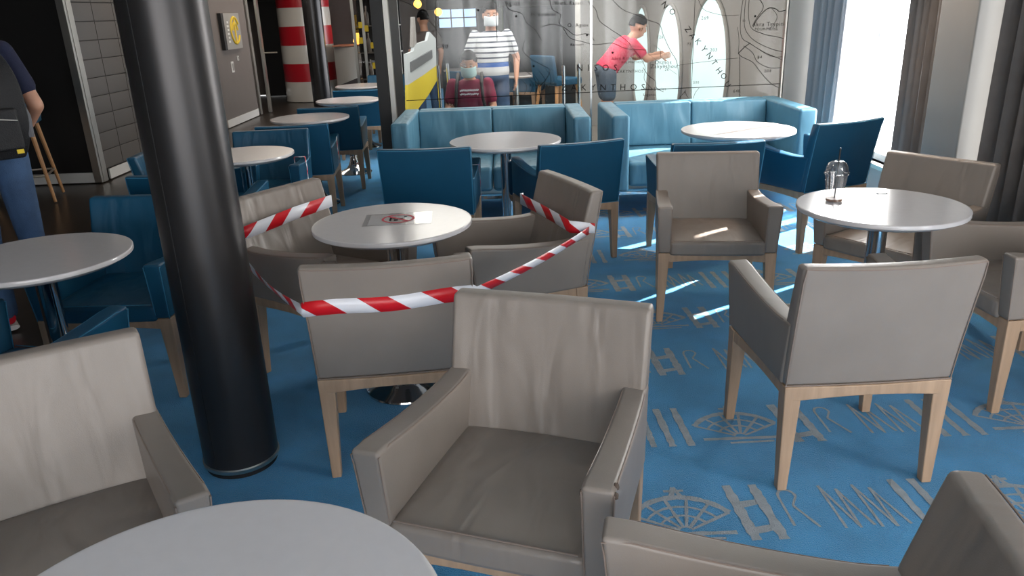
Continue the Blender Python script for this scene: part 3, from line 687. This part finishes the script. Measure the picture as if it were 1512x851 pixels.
curtain('curtain', 'dark grey curtain between the bright window and the pilaster', (XC+.02, 5.06), (XC+.01, 4.64), .02, CZ-.02, 5, .032, M['curtain'], top=((XC+.02, 5.06), (XC+.01, 4.64)))
curtain('curtain', 'long dark grey curtain at the right edge behind the armchairs', (XC-.01, 4.10), (XC-.03, 2.7), .02, CZ-.02, 11, .04, M['curtain'], top=((XC-.01, 4.06), (XC-.03, 2.7)))
curtain('curtain', 'unseen grey curtain added at the near right window to block the sun', (XC-.06, .62), (XC-.06, -.9), .02, CZ-.02, 10, .035, M['curtain'])  # out of view, added to keep direct sun out of the near window

# ================================================================ SMALL THINGS ON TABLES
# cup
p = at(1231, 297, .73)
cu = thing('plastic_cup', 'empty clear plastic cup with domed lid and black straw', 'cup', (p.x, p.y, .731)); cu.scale = (1.14, 1.14, 1.12)
def shell(prof, th=.0012, n=40):
    bm = NB(); lathe(bm, prof+[(r-th, z) for r, z in prof[::-1]], n, cap=False); return bm
obj('cup_wall', shell([(.029, .001), (.030, .02), (.0355, .075), (.039, .098)]), M['cup'], cu)
obj('lid', shell([(.041, .096), (.0425, .100), (.041, .105), (.038, .108), (.036, .125), (.030, .138), (.020, .144), (.010, .145)]), M['cup'], cu)
db = NB(); lathe(db, [(.028, .002), (.0285, .010)], 32); obj('coffee_dregs', db, M['coffee'], cu)
db = NB(); tube(db, [(.002, .002, .01), (.006, .004, .19)], .0028, 10); obj('straw', db, M['straw'], cu)
rb_ = NB(); 
for z in (.098, .075): 
    tube(rb_, [((.040 if z > .09 else .036)*math.cos(a_), (.040 if z > .09 else .036)*math.sin(a_), z) for a_ in [2*PI*i/32 for i in range(33)]], .0012, 6)
obj('rim', rb_, M['cup'], cu)
p = at(1302, 286, .73); nb = thing('number_plate', 'tiny metal table marker near the back of the table with the cup', 'marker', (p.x, p.y, .7302), .1)
fb = NB(); box(fb, -.02, .02, -.010, -.007, 0, .002); box(fb, -.02, .02, .007, .010, 0, .002); box(fb, -.02, -.017, -.01, .01, 0, .002); box(fb, .017, .02, -.01, .01, 0, .002); obj('outline', fb, M['seam'], nb, smooth=False)
obj('plate', B(-.019, .019, -.009, .009, 0, .001), M['steel'], nb, smooth=False)
# notice
p = at(588, 324, .73); nt = thing('notice', 'laminated prohibition notice lying on the taped table', 'notice', (p.x, p.y, .7305), .06)
obj('sheet', B(-.115, .115, -.08, .08, 0, .0012), M['paper'], nt, smooth=False)
obj('sleeve', B(-.135, .135, -.095, .095, .0013, .0018), M['cup'], nt, smooth=False)
rg = NB(); n_ = 40; R0, R1 = .066, .056
for i in range(n_):
    a0, a1 = 2*PI*i/n_, 2*PI*(i+1)/n_
    rg.faces.new([rg.verts.new(q) for q in ((R0*math.cos(a0), R0*math.sin(a0), .0026), (R0*math.cos(a1), R0*math.sin(a1), .0026), (R1*math.cos(a1), R1*math.sin(a1), .0026), (R1*math.cos(a0), R1*math.sin(a0), .0026))])
rg.faces.new([rg.verts.new(q) for q in ((-.046, .037, .0026), (-.037, .046, .0026), (.046, -.037, .0026), (.037, -.046, .0026))])
obj('red_ring', rg, M['signred'], nt, smooth=False)
fg = NB(); box(fg, -.016, .0, -.03, -.012, .0022, .0025); box(fg, .022, .034, .022, .036, .0022, .0025); box(fg, -.03, .02, .0, .008, .0022, .0025); box(fg, -.034, -.026, -.03, .03, .0022, .0025); obj('figure', fg, M['ink'], nt, smooth=False)

# ================================================================ BARRIER TAPE
def chair_pt(x, y, rz, l):
    c, s = math.cos(rz), math.sin(rz); return Vector((x+c*l[0]-s*l[1], y+s*l[0]+c*l[1], l[2]))
def ribbon(name, label, segs, group='red and white barrier tape', per=.20, parent=None):
    """segs: list of (point, up vector, width)"""
    bm = NB(); uvl = bm.loops.layers.uv.new('UVMap'); s = 0; prev = None; pd = None
    for (p, up, w) in segs:
        p = Vector(p); up = Vector(up).normalized()*w/2
        if prev is not None: s += (p-pd).length
        rows_ = [bm.verts.new(p-up), bm.verts.new(p), bm.verts.new(p+up)]
        if prev is not None:
            for j in (0, 1):
                f = bm.faces.new((prev[0][j], rows_[j], rows_[j+1], prev[0][j+1]))
                for lp, (uu, vv) in zip(f.loops, ((prev[1], j/2), (s, j/2), (s, (j+1)/2), (prev[1], (j+1)/2))): lp[uvl].uv = (uu/per, vv)
        prev = (rows_, s); pd = p
    me = bpy.data.meshes.new(name); bm.to_mesh(me); bm.free(); me.materials.append(M['tape'])
    for q in me.polygons: q.use_smooth = True
    o = link(bpy.data.objects.new(name, me), parent); sd = o.modifiers.new('t', 'SOLIDIFY'); sd.thickness = .0008; sd.offset = 0
    if label: tag(o, label, 'tape', group)
    return o
g = {k: (x, y, rz) for x, y, rz, _, k in GREY}
def L8(l): return chair_pt(*g['g8'], l)
def L9(l): return chair_pt(*g['g9'], l)
def L10(l): return chair_pt(*g['g10'], l)
def sag(a, b, n, up, w, drop=.03, tw=0):
    o = []
    for i in range(n+1):
        t_ = i/n; p_ = Vector(a).lerp(Vector(b), t_); p_.z -= drop*math.sin(PI*t_)
        u_ = Vector(up)+Vector((.25*math.sin(7*t_+tw), .2*math.cos(5*t_+tw), 0)); o.append((p_, u_, w*(1-.25*math.sin(PI*t_))))
    return o
zt = .655; e = .012
def yb(z, u=.5): return lean_y(z)-.018*math.sin(PI*u)*(.4+.6*(z-.378)/.412)
seg = []
# across the front of g9's backrest, round its edge
seg += [(L9((-.22, .083, .70)), (0, 0, 1), .055), (L9((0, .072, .69)), (0, 0, 1), .058), (L9((.255, .078, .675)), (0, 0, 1), .056), (L9((.282, .05, .665)), (0, 0, 1), .05), (L9((.282, -.03, .655)), (0, 0, 1), .045)]
o = ribbon('barrier_tape', 'red and white barrier tape across the front of the chair left of the taped table', seg)
a = L9((.286, -.03, .625)); b = L8((-.272, yb(.64, 0)-.004, .648))
seg = sag(a, b, 10, (0, 0, 1), .034, .035)
for i in range(11):
    u = i/10; x = -.268+.536*u; z_ = .648+.018*u+.004*math.sin(9*u); seg.append((L8((x, yb(z_, u)-.006, z_)), (0, 0, 1), .05))
b2 = L8((.274, yb(.66, 1)-.004, .668)); c2 = L10((-.262, -.02, .63))
seg += sag(b2, c2, 12, (0, 0, 1), .036, .012, 2)
ribbon('barrier_tape', 'long red and white barrier tape slung round the chair seen from behind', seg)
seg = [(L10((.268, .06, .665)), (0, 0, 1), .05)]+[(L10((.262-.524*i/6, .079-.006*math.sin(PI*i/6), .665-.012*i/6)), (0, 0, 1), .052) for i in range(7)]+[(L10((-.276, .05, .65)), (0, 0, 1), .05), (L10((-.276, -.03, .635)), (0, 0, 1), .042)]
ribbon('barrier_tape', 'red and white barrier tape round the backrest of the chair right of the taped table', seg)
def Bc(i): return BLUE[i][:3]
for i, lb in ((0, 'barrier tape hanging over the right arm of the blue chair at the left sofa table'), (6, 'barrier tape hanging on the arm of the blue chair behind the pillar table')):
    s_ = 1 if i == 0 else -1; c_ = Bc(i)
    seg = [(chair_pt(*c_, (s_*.215, .30, .56)), (0, 1, 0), .02), (chair_pt(*c_, (s_*.215, .30, .618)), (0, 1, 0), .02), (chair_pt(*c_, (s_*.288, .30, .618)), (0, 1, 0), .02), (chair_pt(*c_, (s_*.292, .29, .55)), (0, 1, 0), .018), (chair_pt(*c_, (s_*.292, .31, .42)), (0, 1, 0), .016), (chair_pt(*c_, (s_*.29, .30, .30)), (0, 1, 0), .02)]
    ribbon('barrier_tape', lb, seg, per=.09)
c_ = Bc(7); seg = [(chair_pt(*c_, (.292, .25, .615)), (0, 1, .2), .02), (chair_pt(*c_, (.294, .22, .52)), (0, 1, .2), .02), (chair_pt(*c_, (.292, .30, .44)), (0, 1, .3), .02), (chair_pt(*c_, (.29, .16, .39)), (0, 1, .5), .022)]
ribbon('barrier_tape', 'barrier tape on the arm of the second-row blue chair', seg, per=.09)

# ================================================================ PEOPLE
def caps(bm, a, b, ra, rb_, n=12):
    a = Vector(a); b = Vector(b); L_ = (b-a).length; k = max(2, int(L_/.05))
    tube(bm, [a.lerp(b, i/k) for i in range(k+1)], [ra+(rb_-ra)*i/k for i in range(k+1)], n)
    ellipsoid(bm, a, ra, ra, ra, 12, 8); ellipsoid(bm, b, rb_, rb_, rb_, 12, 8)
def loft(bm, rings, n=24):
    """rings: (centre, xaxis vec * rx, yaxis vec * ry)"""
    R_ = [[bm.verts.new(Vector(c)+math.cos(2*PI*i/n)*Vector(x)+math.sin(2*PI*i/n)*Vector(y)) for i in range(n)] for c, x, y in rings]
    for a, b in zip(R_, R_[1:]):
        for i in range(n): bm.faces.new((a[i], a[(i+1) % n], b[(i+1) % n], b[i]))
    bm.faces.new(R_[0][::-1]); bm.faces.new(R_[-1])
def remesh(o, v):
    r = o.modifiers.new('one_skin', 'REMESH'); r.mode = 'VOXEL'; r.voxel_size = v; r.use_smooth_shade = True
    s = o.modifiers.new('smooth', 'SMOOTH'); s.factor = .5; s.iterations = 3
def hand(bm, wrist, d, side, palm_n, curl=.5):
    """palm and five separate bent fingers; d = pointing direction, palm_n = palm normal"""
    w = Vector(wrist); d = Vector(d).normalized(); pn = (Vector(palm_n)-d*Vector(palm_n).dot(d)).normalized(); s = d.cross(pn)*side
    loft(bm, [(w, s*.022, pn*.016), (w+d*.03, s*.034, pn*.015), (w+d*.075, s*.038, pn*.013), (w+d*.085, s*.034, pn*.010)], 14)
    for i, (off, ln) in enumerate(((.028, .062), (.010, .072), (-.010, .067), (-.028, .052))):
        p0 = w+d*.078+s*off; p1 = p0+d*ln*.45+pn*ln*.15*curl; p2 = p1+(d*(1-.5*curl)+pn*.8*curl).normalized()*ln*.32; p3 = p2+(d*(1-.8*curl)+pn*1.2*curl).normalized()*ln*.25
        tube(bm, [p0, p1, p2, p3], [.0095, .009, .008, .0065], 8)
    p0 = w+d*.025+s*.026; p1 = p0+(d*.6+s*.7+pn*.2).normalized()*.038; p2 = p1+(d+s*.15+pn*.3).normalized()*.032; tube(bm, [p0, p1, p2], [.012, .010, .0075], 8)
def person(label, loc, rz, J, shirt, legs_m, mask=None, legs='long', sleeves='short', vox=.009, hair=M['hair']):
    """J: joints in local space, facing +Y"""
    t = thing('person', label, 'person', loc, rz)
    V = {k: Vector(v) for k, v in J.items() if isinstance(v, tuple)}
    ax = (V['shR']-V['shL']).normalized(); hx = (V['hipR']-V['hipL']).normalized()
    spine = (V['neck']-V['pelvis']).normalized(); fw_ = ax.cross(spine)*-1
    fw_ = spine.cross(ax)
    if fw_.dot(Vector(J.get('fwd', (0, 1, 0)))) < 0: fw_ = -fw_
    hu = (V['head']-V['neck']).normalized() if 'hup' not in V else V['hup'].normalized()
    hf = Vector(J.get('look', (0, 1, 0))); hf = (hf-hu*hf.dot(hu)).normalized(); hs = hf.cross(hu)
    H3 = Matrix((hs, hf, hu)).transposed()
    H = V['head']
    hp = lambda x, y, z: H+H3 @ Vector((x, y, z))
    bm = NB()
    # head with jaw, nose, ears
    ellipsoid(bm, hp(0, -.008, .02), .074, .092, .095, 20, 14, H3); ellipsoid(bm, hp(0, .018, -.045), .056, .066, .062, 16, 10, H3)
    ellipsoid(bm, hp(0, .088, -.012), .012, .018, .022, 8, 6, H3)
    for s in (-1, 1): ellipsoid(bm, hp(s*.076, -.005, -.005), .010, .020, .030, 8, 6, H3)
    caps(bm, V['neck']-hu*.03, H-hu*.05, .056, .05)
    # torso under the clothes
    P, Nk = V['pelvis'], V['neck']
    def tors(k, gx):
        out = []
        for t_, rx, ry in ((-.06, .13, .10), (.08, .155*k, .112*k), (.3, .145*k, .108*k), (.55, .155*k, .112*k), (.78, .165, .105), (.90, .14, .085), (.99, .06, .06)):
            c_ = P.lerp(Nk, t_) if t_ >= 0 else P+(P-Nk)*abs(t_); X = hx.lerp(ax, max(0, t_)).normalized(); Y = spine.cross(X).normalized(); out.append((c_, X*(rx+gx), Y*(ry+gx)))
        return out
    K = J.get('bulk', 1)
    loft(bm, tors(K, -.006))
    for s in 'LR':
        caps(bm, V['sh'+s], V['el'+s], .046, .038); caps(bm, V['el'+s], V['wr'+s], .037, .024)
        d = (V['wr'+s]-V['el'+s]).normalized(); hand(bm, V['wr'+s], J.get('hd'+s, d), 1 if s == 'L' else -1, J.get('pn'+s, (1, 0, 0) if s == 'L' else (-1, 0, 0)), J.get('curl', .6))
        caps(bm, V['hip'+s], V['kn'+s], .078, .054); caps(bm, V['kn'+s], V['an'+s], .052, .036)
    body = obj('body', bm, M['skin'], t); remesh(body, vox)
    # shirt
    bm = NB(); R_ = tors(K, .008); R_[0] = (P-spine*.02, R_[0][1]*1.12, R_[0][2]*1.15); loft(bm, R_[:-1]+[(Nk-spine*.005, ax*.075, spine.cross(ax)*.07)])
    for s in 'LR':
        ellipsoid(bm, V['sh'+s]-spine*.014, .056, .056, .056, 12, 8)
        caps(bm, V['sh'+s], V['sh'+s].lerp(V['el'+s], .62), .058, .058)
    o = obj('shirt', bm, shirt, t); remesh(o, .011)
    bm = NB()
    for s in 'LR':
        if legs == 'long': caps(bm, V['hip'+s], V['kn'+s], .094, .068); caps(bm, V['kn'+s], V['an'+s]+Vector((0, 0, .02)), .066, .058)
        else: caps(bm, V['hip'+s], V['hip'+s].lerp(V['kn'+s], .62), .098, .088)
    ellipsoid(bm, P-spine*.01, .155*K, .118*K, .09, 20, 12); o = obj('trousers' if legs == 'long' else 'shorts', bm, legs_m, t); remesh(o, .012)
    for s in 'LR':
        bm = NB(); a_ = V['an'+s]; f_ = Vector(J.get('toe', (0, 1, 0)))
        loft(bm, [(a_+Vector((0, 0, -.012))-f_*.045, (.03, 0, 0), (0, 0, .03)), (a_+Vector((0, 0, -.02)), (.04, 0, 0), (0, 0, .045)), (a_+Vector((0, 0, -.035))+f_*.09, (.045, 0, 0), (0, 0, .03)), (a_+Vector((0, 0, -.042))+f_*.17, (.03, 0, 0), (0, 0, .018))], 14)
        sh = obj('shoe', bm, J.get('shoe', M['seam']), t)
        if 'sole' in J:
            bm = NB(); loft(bm, [(a_+Vector((0, 0, -.062))-f_*.055, (.034, 0, 0), (0, 0, .014)), (a_+Vector((0, 0, -.062))+f_*.06, (.048, 0, 0), (0, 0, .014)), (a_+Vector((0, 0, -.060))+f_*.175, (.034, 0, 0), (0, 0, .012))], 14); obj('sole', bm, J['sole'], sh)
    # hair cap
    bm = NB(); r_ = bmesh.ops.create_uvsphere(bm, u_segments=24, v_segments=16, radius=1)
    for v in list(bm.verts):
        if v.co.z < -.05 and v.co.y > -.35 or v.co.z < -.55 or (v.co.y > .70 and v.co.z < .30): bm.verts.remove(v)
    for v in bm.verts: v.co = hp(v.co.x*.084, -.014+v.co.y*.104, .030+v.co.z*.108)
    o = obj('hair', bm, hair, t); o.modifiers.new('s', 'SOLIDIFY').thickness = .006
    bm = NB()
    for s in (-1, 1): ellipsoid(bm, hp(s*.030, .078, .012), .013, .008, .007, 10, 8, H3)
    o = obj('eye', bm, M['white'], t)
    bm = NB()
    for s in (-1, 1): ellipsoid(bm, hp(s*.030, .085, .012), .006, .004, .006, 8, 6, H3); ellipsoid(bm, hp(s*.031, .084, .034), .018, .005, .004, 8, 6, H3)
    obj('iris', bm, M['seam'], t)
    bm = NB(); ellipsoid(bm, hp(0, .078, -.062), .022, .008, .006, 10, 6, H3); obj('mouth', bm, M['signred'] if not mask else M['skin'], t)
    if mask:
        bm = NB()
        nu, nv = 14, 8; G = [[bm.verts.new(hp(.078*math.sin((i/nu-.5)*2.5), -.0+.112*math.cos((i/nu-.5)*2.3)-.012*abs(j/nv-.45), .002-.095*j/nv+.004*math.sin(j*2))) for j in range(nv+1)] for i in range(nu+1)]
        for i in range(nu):
            for j in range(nv): bm.faces.new((G[i][j], G[i+1][j], G[i+1][j+1], G[i][j+1]))
        o = obj('face_mask', bm, mask, t); o.modifiers.new('s', 'SOLIDIFY').thickness = .004
    return t
def stand(h=1.56, **kw):
    k = h/1.60
    J = dict(pelvis=(0, 0, .86*k), neck=(0, -.01, 1.32*k), head=(0, .01, 1.465*k), shL=(-.17, 0, 1.27*k), shR=(.17, 0, 1.27*k), elL=(-.23, -.02, 1.02*k), elR=(.23, -.02, 1.02*k), wrL=(-.23, .06, .80*k), wrR=(.23, .06, .80*k),
             hipL=(-.085, 0, .82*k), hipR=(.085, 0, .82*k), knL=(-.10, .02, .44*k), knR=(.10, .02, .44*k), anL=(-.11, -.01, .075), anR=(.11, -.01, .075))
    J.update(kw); return J
# the man at the left with a backpack, back to the viewer
mp_ = person('man seen from behind at the left edge in navy shirt and jeans', (-2.62, 3.92, 0), .8, stand(1.76, head=(0, .04, 1.61), wrR=(.19, .12, .95), elR=(.25, -.06, 1.13), bulk=1.06, shoe=M['red'], sole=M['shoe']), M['navy'], M['jeans'])
bp_ = thing('backpack', 'black backpack with grey strap and small yellow tag on the man\'s back', 'backpack', (-2.62, 3.92, 0), .8)
def bpf(u, v, w):
    x = -.15+.30*u; r_ = 1-.25*abs(2*w-1)**3; return (x*r_, -.125-.15*v*(math.sin(PI*(.12+.8*w))**.5), .90+.50*w)
obj('bag', gbox(10, 6, 12, bpf), M['pack'], bp_, bevel=.02, seg=3)
obj('front_pocket', gbox(8, 3, 6, lambda u, v, w: (-.10+.20*u, -.255-.05*v, .95+.20*w)), M['pack'], bp_, bevel=.018, seg=3)
for s in (-1, 1):
    bm = NB(); tube(bm, [(s*.10, -.13, 1.36), (s*.11, -.06, 1.49), (s*.115, .06, 1.47), (s*.13, .13, 1.32), (s*.15, .10, 1.12), (s*.15, -.12, .98)], .018, 8); obj('strap', bm, M['pack'], bp_)
bm = NB(); tube(bm, [(.13, -.24, 1.18), (.15, -.25, 1.10), (.145, -.25, 1.0)], .016, 8); obj('side_strap', bm, M['packgrey'], bp_)['label'] = 'grey side strap'
obj('tag', B(.055, .085, -.312, -.306, .935, .955), M['yellow'], bp_, smooth=False)['label'] = 'small yellow tag'
bm = NB(); tube(bm, [(-.09, -.307, 1.09), (0, -.312, 1.105), (.09, -.307, 1.09)], .003, 6); obj('zip', bm, M['steel'], bp_)
# striped man behind the glass
sm = person('man in striped T-shirt and white face mask standing behind the map glass', (-.12, 8.45, 0), PI+.15,
  stand(1.60, bulk=1.14, hipR=(.11, 0, .82), knR=(.14, .02, .44), elL=(-.27, -.04, 1.03), wrL=(-.24, .08, .83), elR=(.27, -.03, 1.03), wrR=(.26, .10, .84)), M['striped'], M['jeans'], mask=M['mask'])
# the belt of solid blue across the lower shirt
# seated man with face mask
st = person('man in maroon T-shirt and green face mask sitting behind the map glass', (-.33, 7.72, 0), PI-.05,
  dict(pelvis=(0, 0, .50), neck=(0, .03, .90), head=(0, .075, 1.03), hup=(0, .25, 1), look=(0, 1, -.25), shL=(-.17, .02, .85), shR=(.17, .02, .85), elL=(-.22, .06, .62), elR=(.22, .06, .62), wrL=(-.16, .26, .58), wrR=(.16, .26, .58),
       hipL=(-.09, .02, .48), hipR=(.09, .02, .48), knL=(-.12, .40, .47), knR=(.12, .40, .47), anL=(-.12, .42, .075), anR=(.12, .42, .075), bulk=1.1), M['maroon'], M['jeans'], mask=M['mask_green'])
bm = NB(); random.seed(3)
for row, z in enumerate((.80, .765)):
    P_ = [(-.09+.18*i/30, .150+.006*row, z+.012*math.sin(i*1.9+row)*(1 if i % 5 else .2)) for i in range(31)]; tube(bm, P_, .004, 6)
pr = obj('shirt_print', bm, M['mask'], st); pr['label'] = 'white lettering print on the chest'
bench = thing('stool', 'low dark upholstered stool under the seated man in maroon', 'stool', (-.33, 7.74, 0))
obj('seat', gbox(8, 8, 2, lambda u, v, w: (-.2+.4*u, -.2+.4*v, .30+.12*w)), M['teal'], bench, bevel=.02)
for sx in (-1, 1):
    for sy in (-1, 1): obj('leg', B(sx*.17-.015, sx*.17+.015, sy*.17-.015, sy*.17+.015, 0, .30), M['beech'], bench, smooth=False)
bk_ = thing('shoulder_bag', 'dark shoulder straps of a pack worn by the seated man', 'bag', (-.33, 7.72, 0), PI-.05)
for s in (-1, 1):
    bm = NB(); tube(bm, [(s*.11, -.13, .84), (s*.115, .0, .945), (s*.12, .13, .86), (s*.13, .165, .72), (s*.15, .10, .60)], .016, 8); obj('strap', bm, M['pack'], bk_)
obj('bag', gbox(6, 3, 6, lambda u, v, w: (-.13+.26*u, -.14-.12*v, .52+.34*w)), M['pack'], bk_, bevel=.02)
# leaning man in red
ln = person('man in red T-shirt and shorts leaning forward behind the map glass', (1.12, 8.75, 0), -PI/2+.15,
  dict(pelvis=(0, 0, .86), neck=(0, .27, 1.17), head=(0, .36, 1.285), hup=(0, .35, 1), look=(0, 1, -.3), shL=(-.16, .25, 1.13), shR=(.16, .25, 1.13), elL=(-.20, .40, .96), elR=(.20, .40, .96), wrL=(-.15, .58, .98), wrR=(.15, .58, .98),
       hipL=(-.085, .0, .82), hipR=(.085, .0, .82), knL=(-.10, .04, .46), knR=(.10, .0, .46), anL=(-.11, 0, .075), anR=(.11, -.03, .075)), M['pink'], M['shorts'], legs='short')
dm = person('person in grey shirt and blue jeans far behind the map glass', (-1.08, 11.2, 0), .5, stand(1.56), mat('grey_shirt', (92, 84, 82), .8), M['jeans'])

# ================================================================ LOUNGE BEYOND THE GLASS
struct('wall_lounge', B(-1.0, 3.6, 12.9, 13.0, 0, CZ), M['walldark'], label='dark far wall of the lounge behind the glass')
# oblique pale wall with oval windows
A0, A1 = Vector((2.62, 7.25, 0)), Vector((1.75, 10.6, 0)); ad_ = (A1-A0).normalized(); an_ = Vector((-ad_.y, ad_.x, 0))
ow = link(bpy.data.objects.new('wall_lounge_right', None)); ow['kind'] = 'structure'; ow['label'] = 'pale wall with tall oval windows behind the glass'
ow.location = A0; ow.rotation_euler = (0, 0, math.atan2(ad_.y, ad_.x)); LW = (A1-A0).length
obj('panel', B(0, LW, -.1, 0, 0, CZ), M['wallfar'], ow, smooth=False)
struct('wall_lounge_corner', B(A1.x-.75, A1.x+.1, A1.y, A1.y+.1, 0, CZ), M['wallfar'])
struct('trim_4', B(A1.x-.80, A1.x-.73, A1.y-.02, 12.9, 0, CZ), M['steel'])
k = 0
def on_obl(px, py):
    d = ray(px, py); n2 = Vector((-ad_.y, ad_.x, 0)); s_ = (A0-Vector((0, 0, HC))).dot(n2)/d.dot(n2); return Vector((0, 0, HC))+d*s_
for i, (xa, xb, yt, ybm) in enumerate(((1021, 1077, -6, 205), (969, 1008, 5, 200), (936, 960, 9, 165))):
    q0, q1 = on_obl(xa, 90), on_obl(xb, 90); zt_ = on_obl((xa+xb)/2, yt).z; zb_ = on_obl((xa+xb)/2, ybm).z
    u0 = (q0-A0).dot(ad_); u1 = (q1-A0).dot(ad_); uc = (u0+u1)/2; hw = abs(u1-u0)/2; zc = (zt_+zb_)/2; hz = (zt_-zb_)/2
    w_ = thing('oval_window', ('widest oval window behind the glass, nearest the curtain', 'middle one of the three oval windows behind the glass', 'narrowest oval window behind the man in red')[i], 'window', A0, ow.rotation_euler.z, 'oval windows'); w_['kind'] = 'structure'
    bm = NB(); n_ = 40
    E_ = lambda a_, s_: (uc+hw*s_*math.cos(a_), hz*s_*math.sin(a_)+zc)
    ps = [bm.verts.new((E_(2*PI*j/n_, 1)[0], .012, E_(2*PI*j/n_, 1)[1])) for j in range(n_)]; bm.faces.new(ps); obj('pane', bm, M['daylight'], w_, smooth=False)
    bm = NB(); tube(bm, [(E_(2*PI*j/n_, 1)[0], .015, E_(2*PI*j/n_, 1)[1]) for j in range(n_+1)], .022, 8); obj('frame', bm, M['greywall'], w_)
# ferry-shaped board at the left behind the glass
fbd = thing('display_board', 'white and yellow ship-shaped display board behind the left end of the glass', 'board', (0, 0, 0))
def board(name, px, Y0, Y1, m, t=.04):
    """polygon whose points carry their own depth between Y0 (left) and Y1 (right)"""
    xs = [q[0] for q in px]; bm = NB(); P = []
    for x, y in px:
        Yd = Y0+(Y1-Y0)*(x-594)/50; P.append(aty(x, y, Yd))
    f = [bm.verts.new(p) for p in P]; b = [bm.verts.new(p+Vector((.03, t, 0))) for p in P]; n_ = len(P)
    bm.faces.new(f); bm.faces.new(b[::-1])
    for i in range(n_): bm.faces.new((f[i], f[(i+1) % n_], b[(i+1) % n_], b[i]))
    return obj(name, bm, m, fbd, smooth=False)
board('upper_panel', [(596, 80), (606, 76), (608, 66), (627, 60), (630, 47), (640, 58), (642, 96), (620, 112), (598, 126)], 8.6, 9.6, mat('board_white', (196, 204, 208), .4))
board('lower_panel', [(598, 126), (620, 112), (642, 96), (641, 120), (628, 142), (610, 166), (604, 300), (600, 300)], 8.6, 9.6, mat('board_yellow', (226, 206, 70), .4))
board('grey_stripe', [(602, 92), (634, 74), (635, 86), (603, 107)], 8.58, 9.58, mat('board_grey', (112, 116, 120), .4), .03)
board('mast', [(606, 25), (608, 25), (611, 68), (605, 70)], 8.6, 9.6, M['wallfar'])
# lounge furniture: teal chairs, tables, menu screens, lamps
bar_stool(.62, 9.1, 2.2, 'wooden bar stool with blue seat behind the glass, left of the man in red')
l2 = dup(cb, (.05, 11.9, 0), -1.9, 'blue armchair deeper in the lounge behind the striped man', 'blue leather armchairs')
l3 = dup(cb, (-.50, 10.4, 0), -.5, 'blue armchair behind the glass near the far person in jeans', 'blue leather armchairs')
for x, y, lb in ((.15, 10.3, 'white round table behind the glass, right of the striped man'), (-.55, 11.6, 'white round table deep in the lounge behind the glass')):
    t = make_table(.33, lb); t.location = (x, y, 0)
sc_ = thing('menu_screen', 'bright lit screen grid on the far lounge wall', 'screen', (-1.0, 12.86, 1.28))
obj('casing', B(-.03, .62, 0, .03, -.03, .62), M['seam'], sc_, smooth=False)
for i in range(3):
    for j in range(4): obj('panel', B(.01+.2*i, .19+.2*i, -.01, 0, .01+.15*j, .14+.15*j), M['screen'], sc_, smooth=False)
for i, (x, y, z) in enumerate(((-1.02, 10.0, 1.62), (-.82, 10.6, 1.52))):
    lp = thing('pendant_lamp', ('amber pendant lamp at the upper left behind the glass', 'amber pendant lamp nearer the lit screen behind the glass')[i], 'lamp', (x, y, z), 0, 'amber pendant lamps')
    bm = NB(); ellipsoid(bm, (0, 0, 0), .05, .05, .05); obj('bulb', bm, M['lampy'], lp); bm = NB(); tube(bm, [(0, 0, .04), (0, 0, CZ-z)], .006); obj('cord', bm, M['seam'], lp)
pst = thing('poster', 'green poster on the dark wall beside the lit screen', 'poster', (-.28, 12.86, 1.12)); obj('sheet', B(0, .30, 0, .03, 0, .45), mat('poster_green', (96, 116, 78), .5), pst, smooth=False)
for i, (x, y) in enumerate(((-.74, 9.0), (-.66, 9.4), (.62, 8.3), (.80, 8.5))):
    q = thing('post', ('chrome post beside the ship-shaped board', 'second chrome post right of the ship-shaped board', 'chrome post right of the striped man', 'second chrome post left of the man in red')[i], 'post', (x, y, 0), 0, 'chrome posts behind the glass')
    bm = NB(); lathe(bm, [(.018, .01), (.018, .95)], 16); obj('shaft', bm, M['chrome'], q); bm = NB(); lathe(bm, [(.12, 0), (.12, .01)], 24); obj('foot', bm, M['chrome'], q)
struct('trim_5', B(-1.0, 1.0, 10.9, 11.3, 1.55, CZ), M['blackmatte'], label='black bulkhead under the lounge ceiling')

# ceiling lamps
for i, (x, y, z) in enumerate(((at(385, 300).x*0-4.35, 14.0, 1.93), (2.28, 4.4, CZ-.02), (0, 3, CZ-.02), (-1.6, 5, CZ-.02))):
    l_ = thing('ceiling_lamp', ('round ceiling lamp glowing above the black door', 'warm spotlight over the pilaster', 'ceiling lamp over the middle tables', 'ceiling lamp over the aisle tables')[i], 'lamp', (x, y, z), 0, 'ceiling lamps')
    bm = NB(); lathe(bm, [(.11, 0), (.13, 0), (.13, .02), (.11, .02)], 32, cap=False); obj('ring', bm, M['steel'], l_)
    bm = NB(); lathe(bm, [(.11, .004), (.11, .016)], 32); obj('diffuser', bm, M['lamp'], l_)
sp_ = bpy.data.lights.new('spot', 'SPOT'); sp_.energy = 50; sp_.color = (1, .72, .5); sp_.spot_size = 1.5; sp_.spot_blend = .8
o = bpy.data.objects.new('spot', sp_); C.objects.link(o); o.location = (2.28, 4.4, CZ-.04); o.rotation_euler = (0, .18, 0)
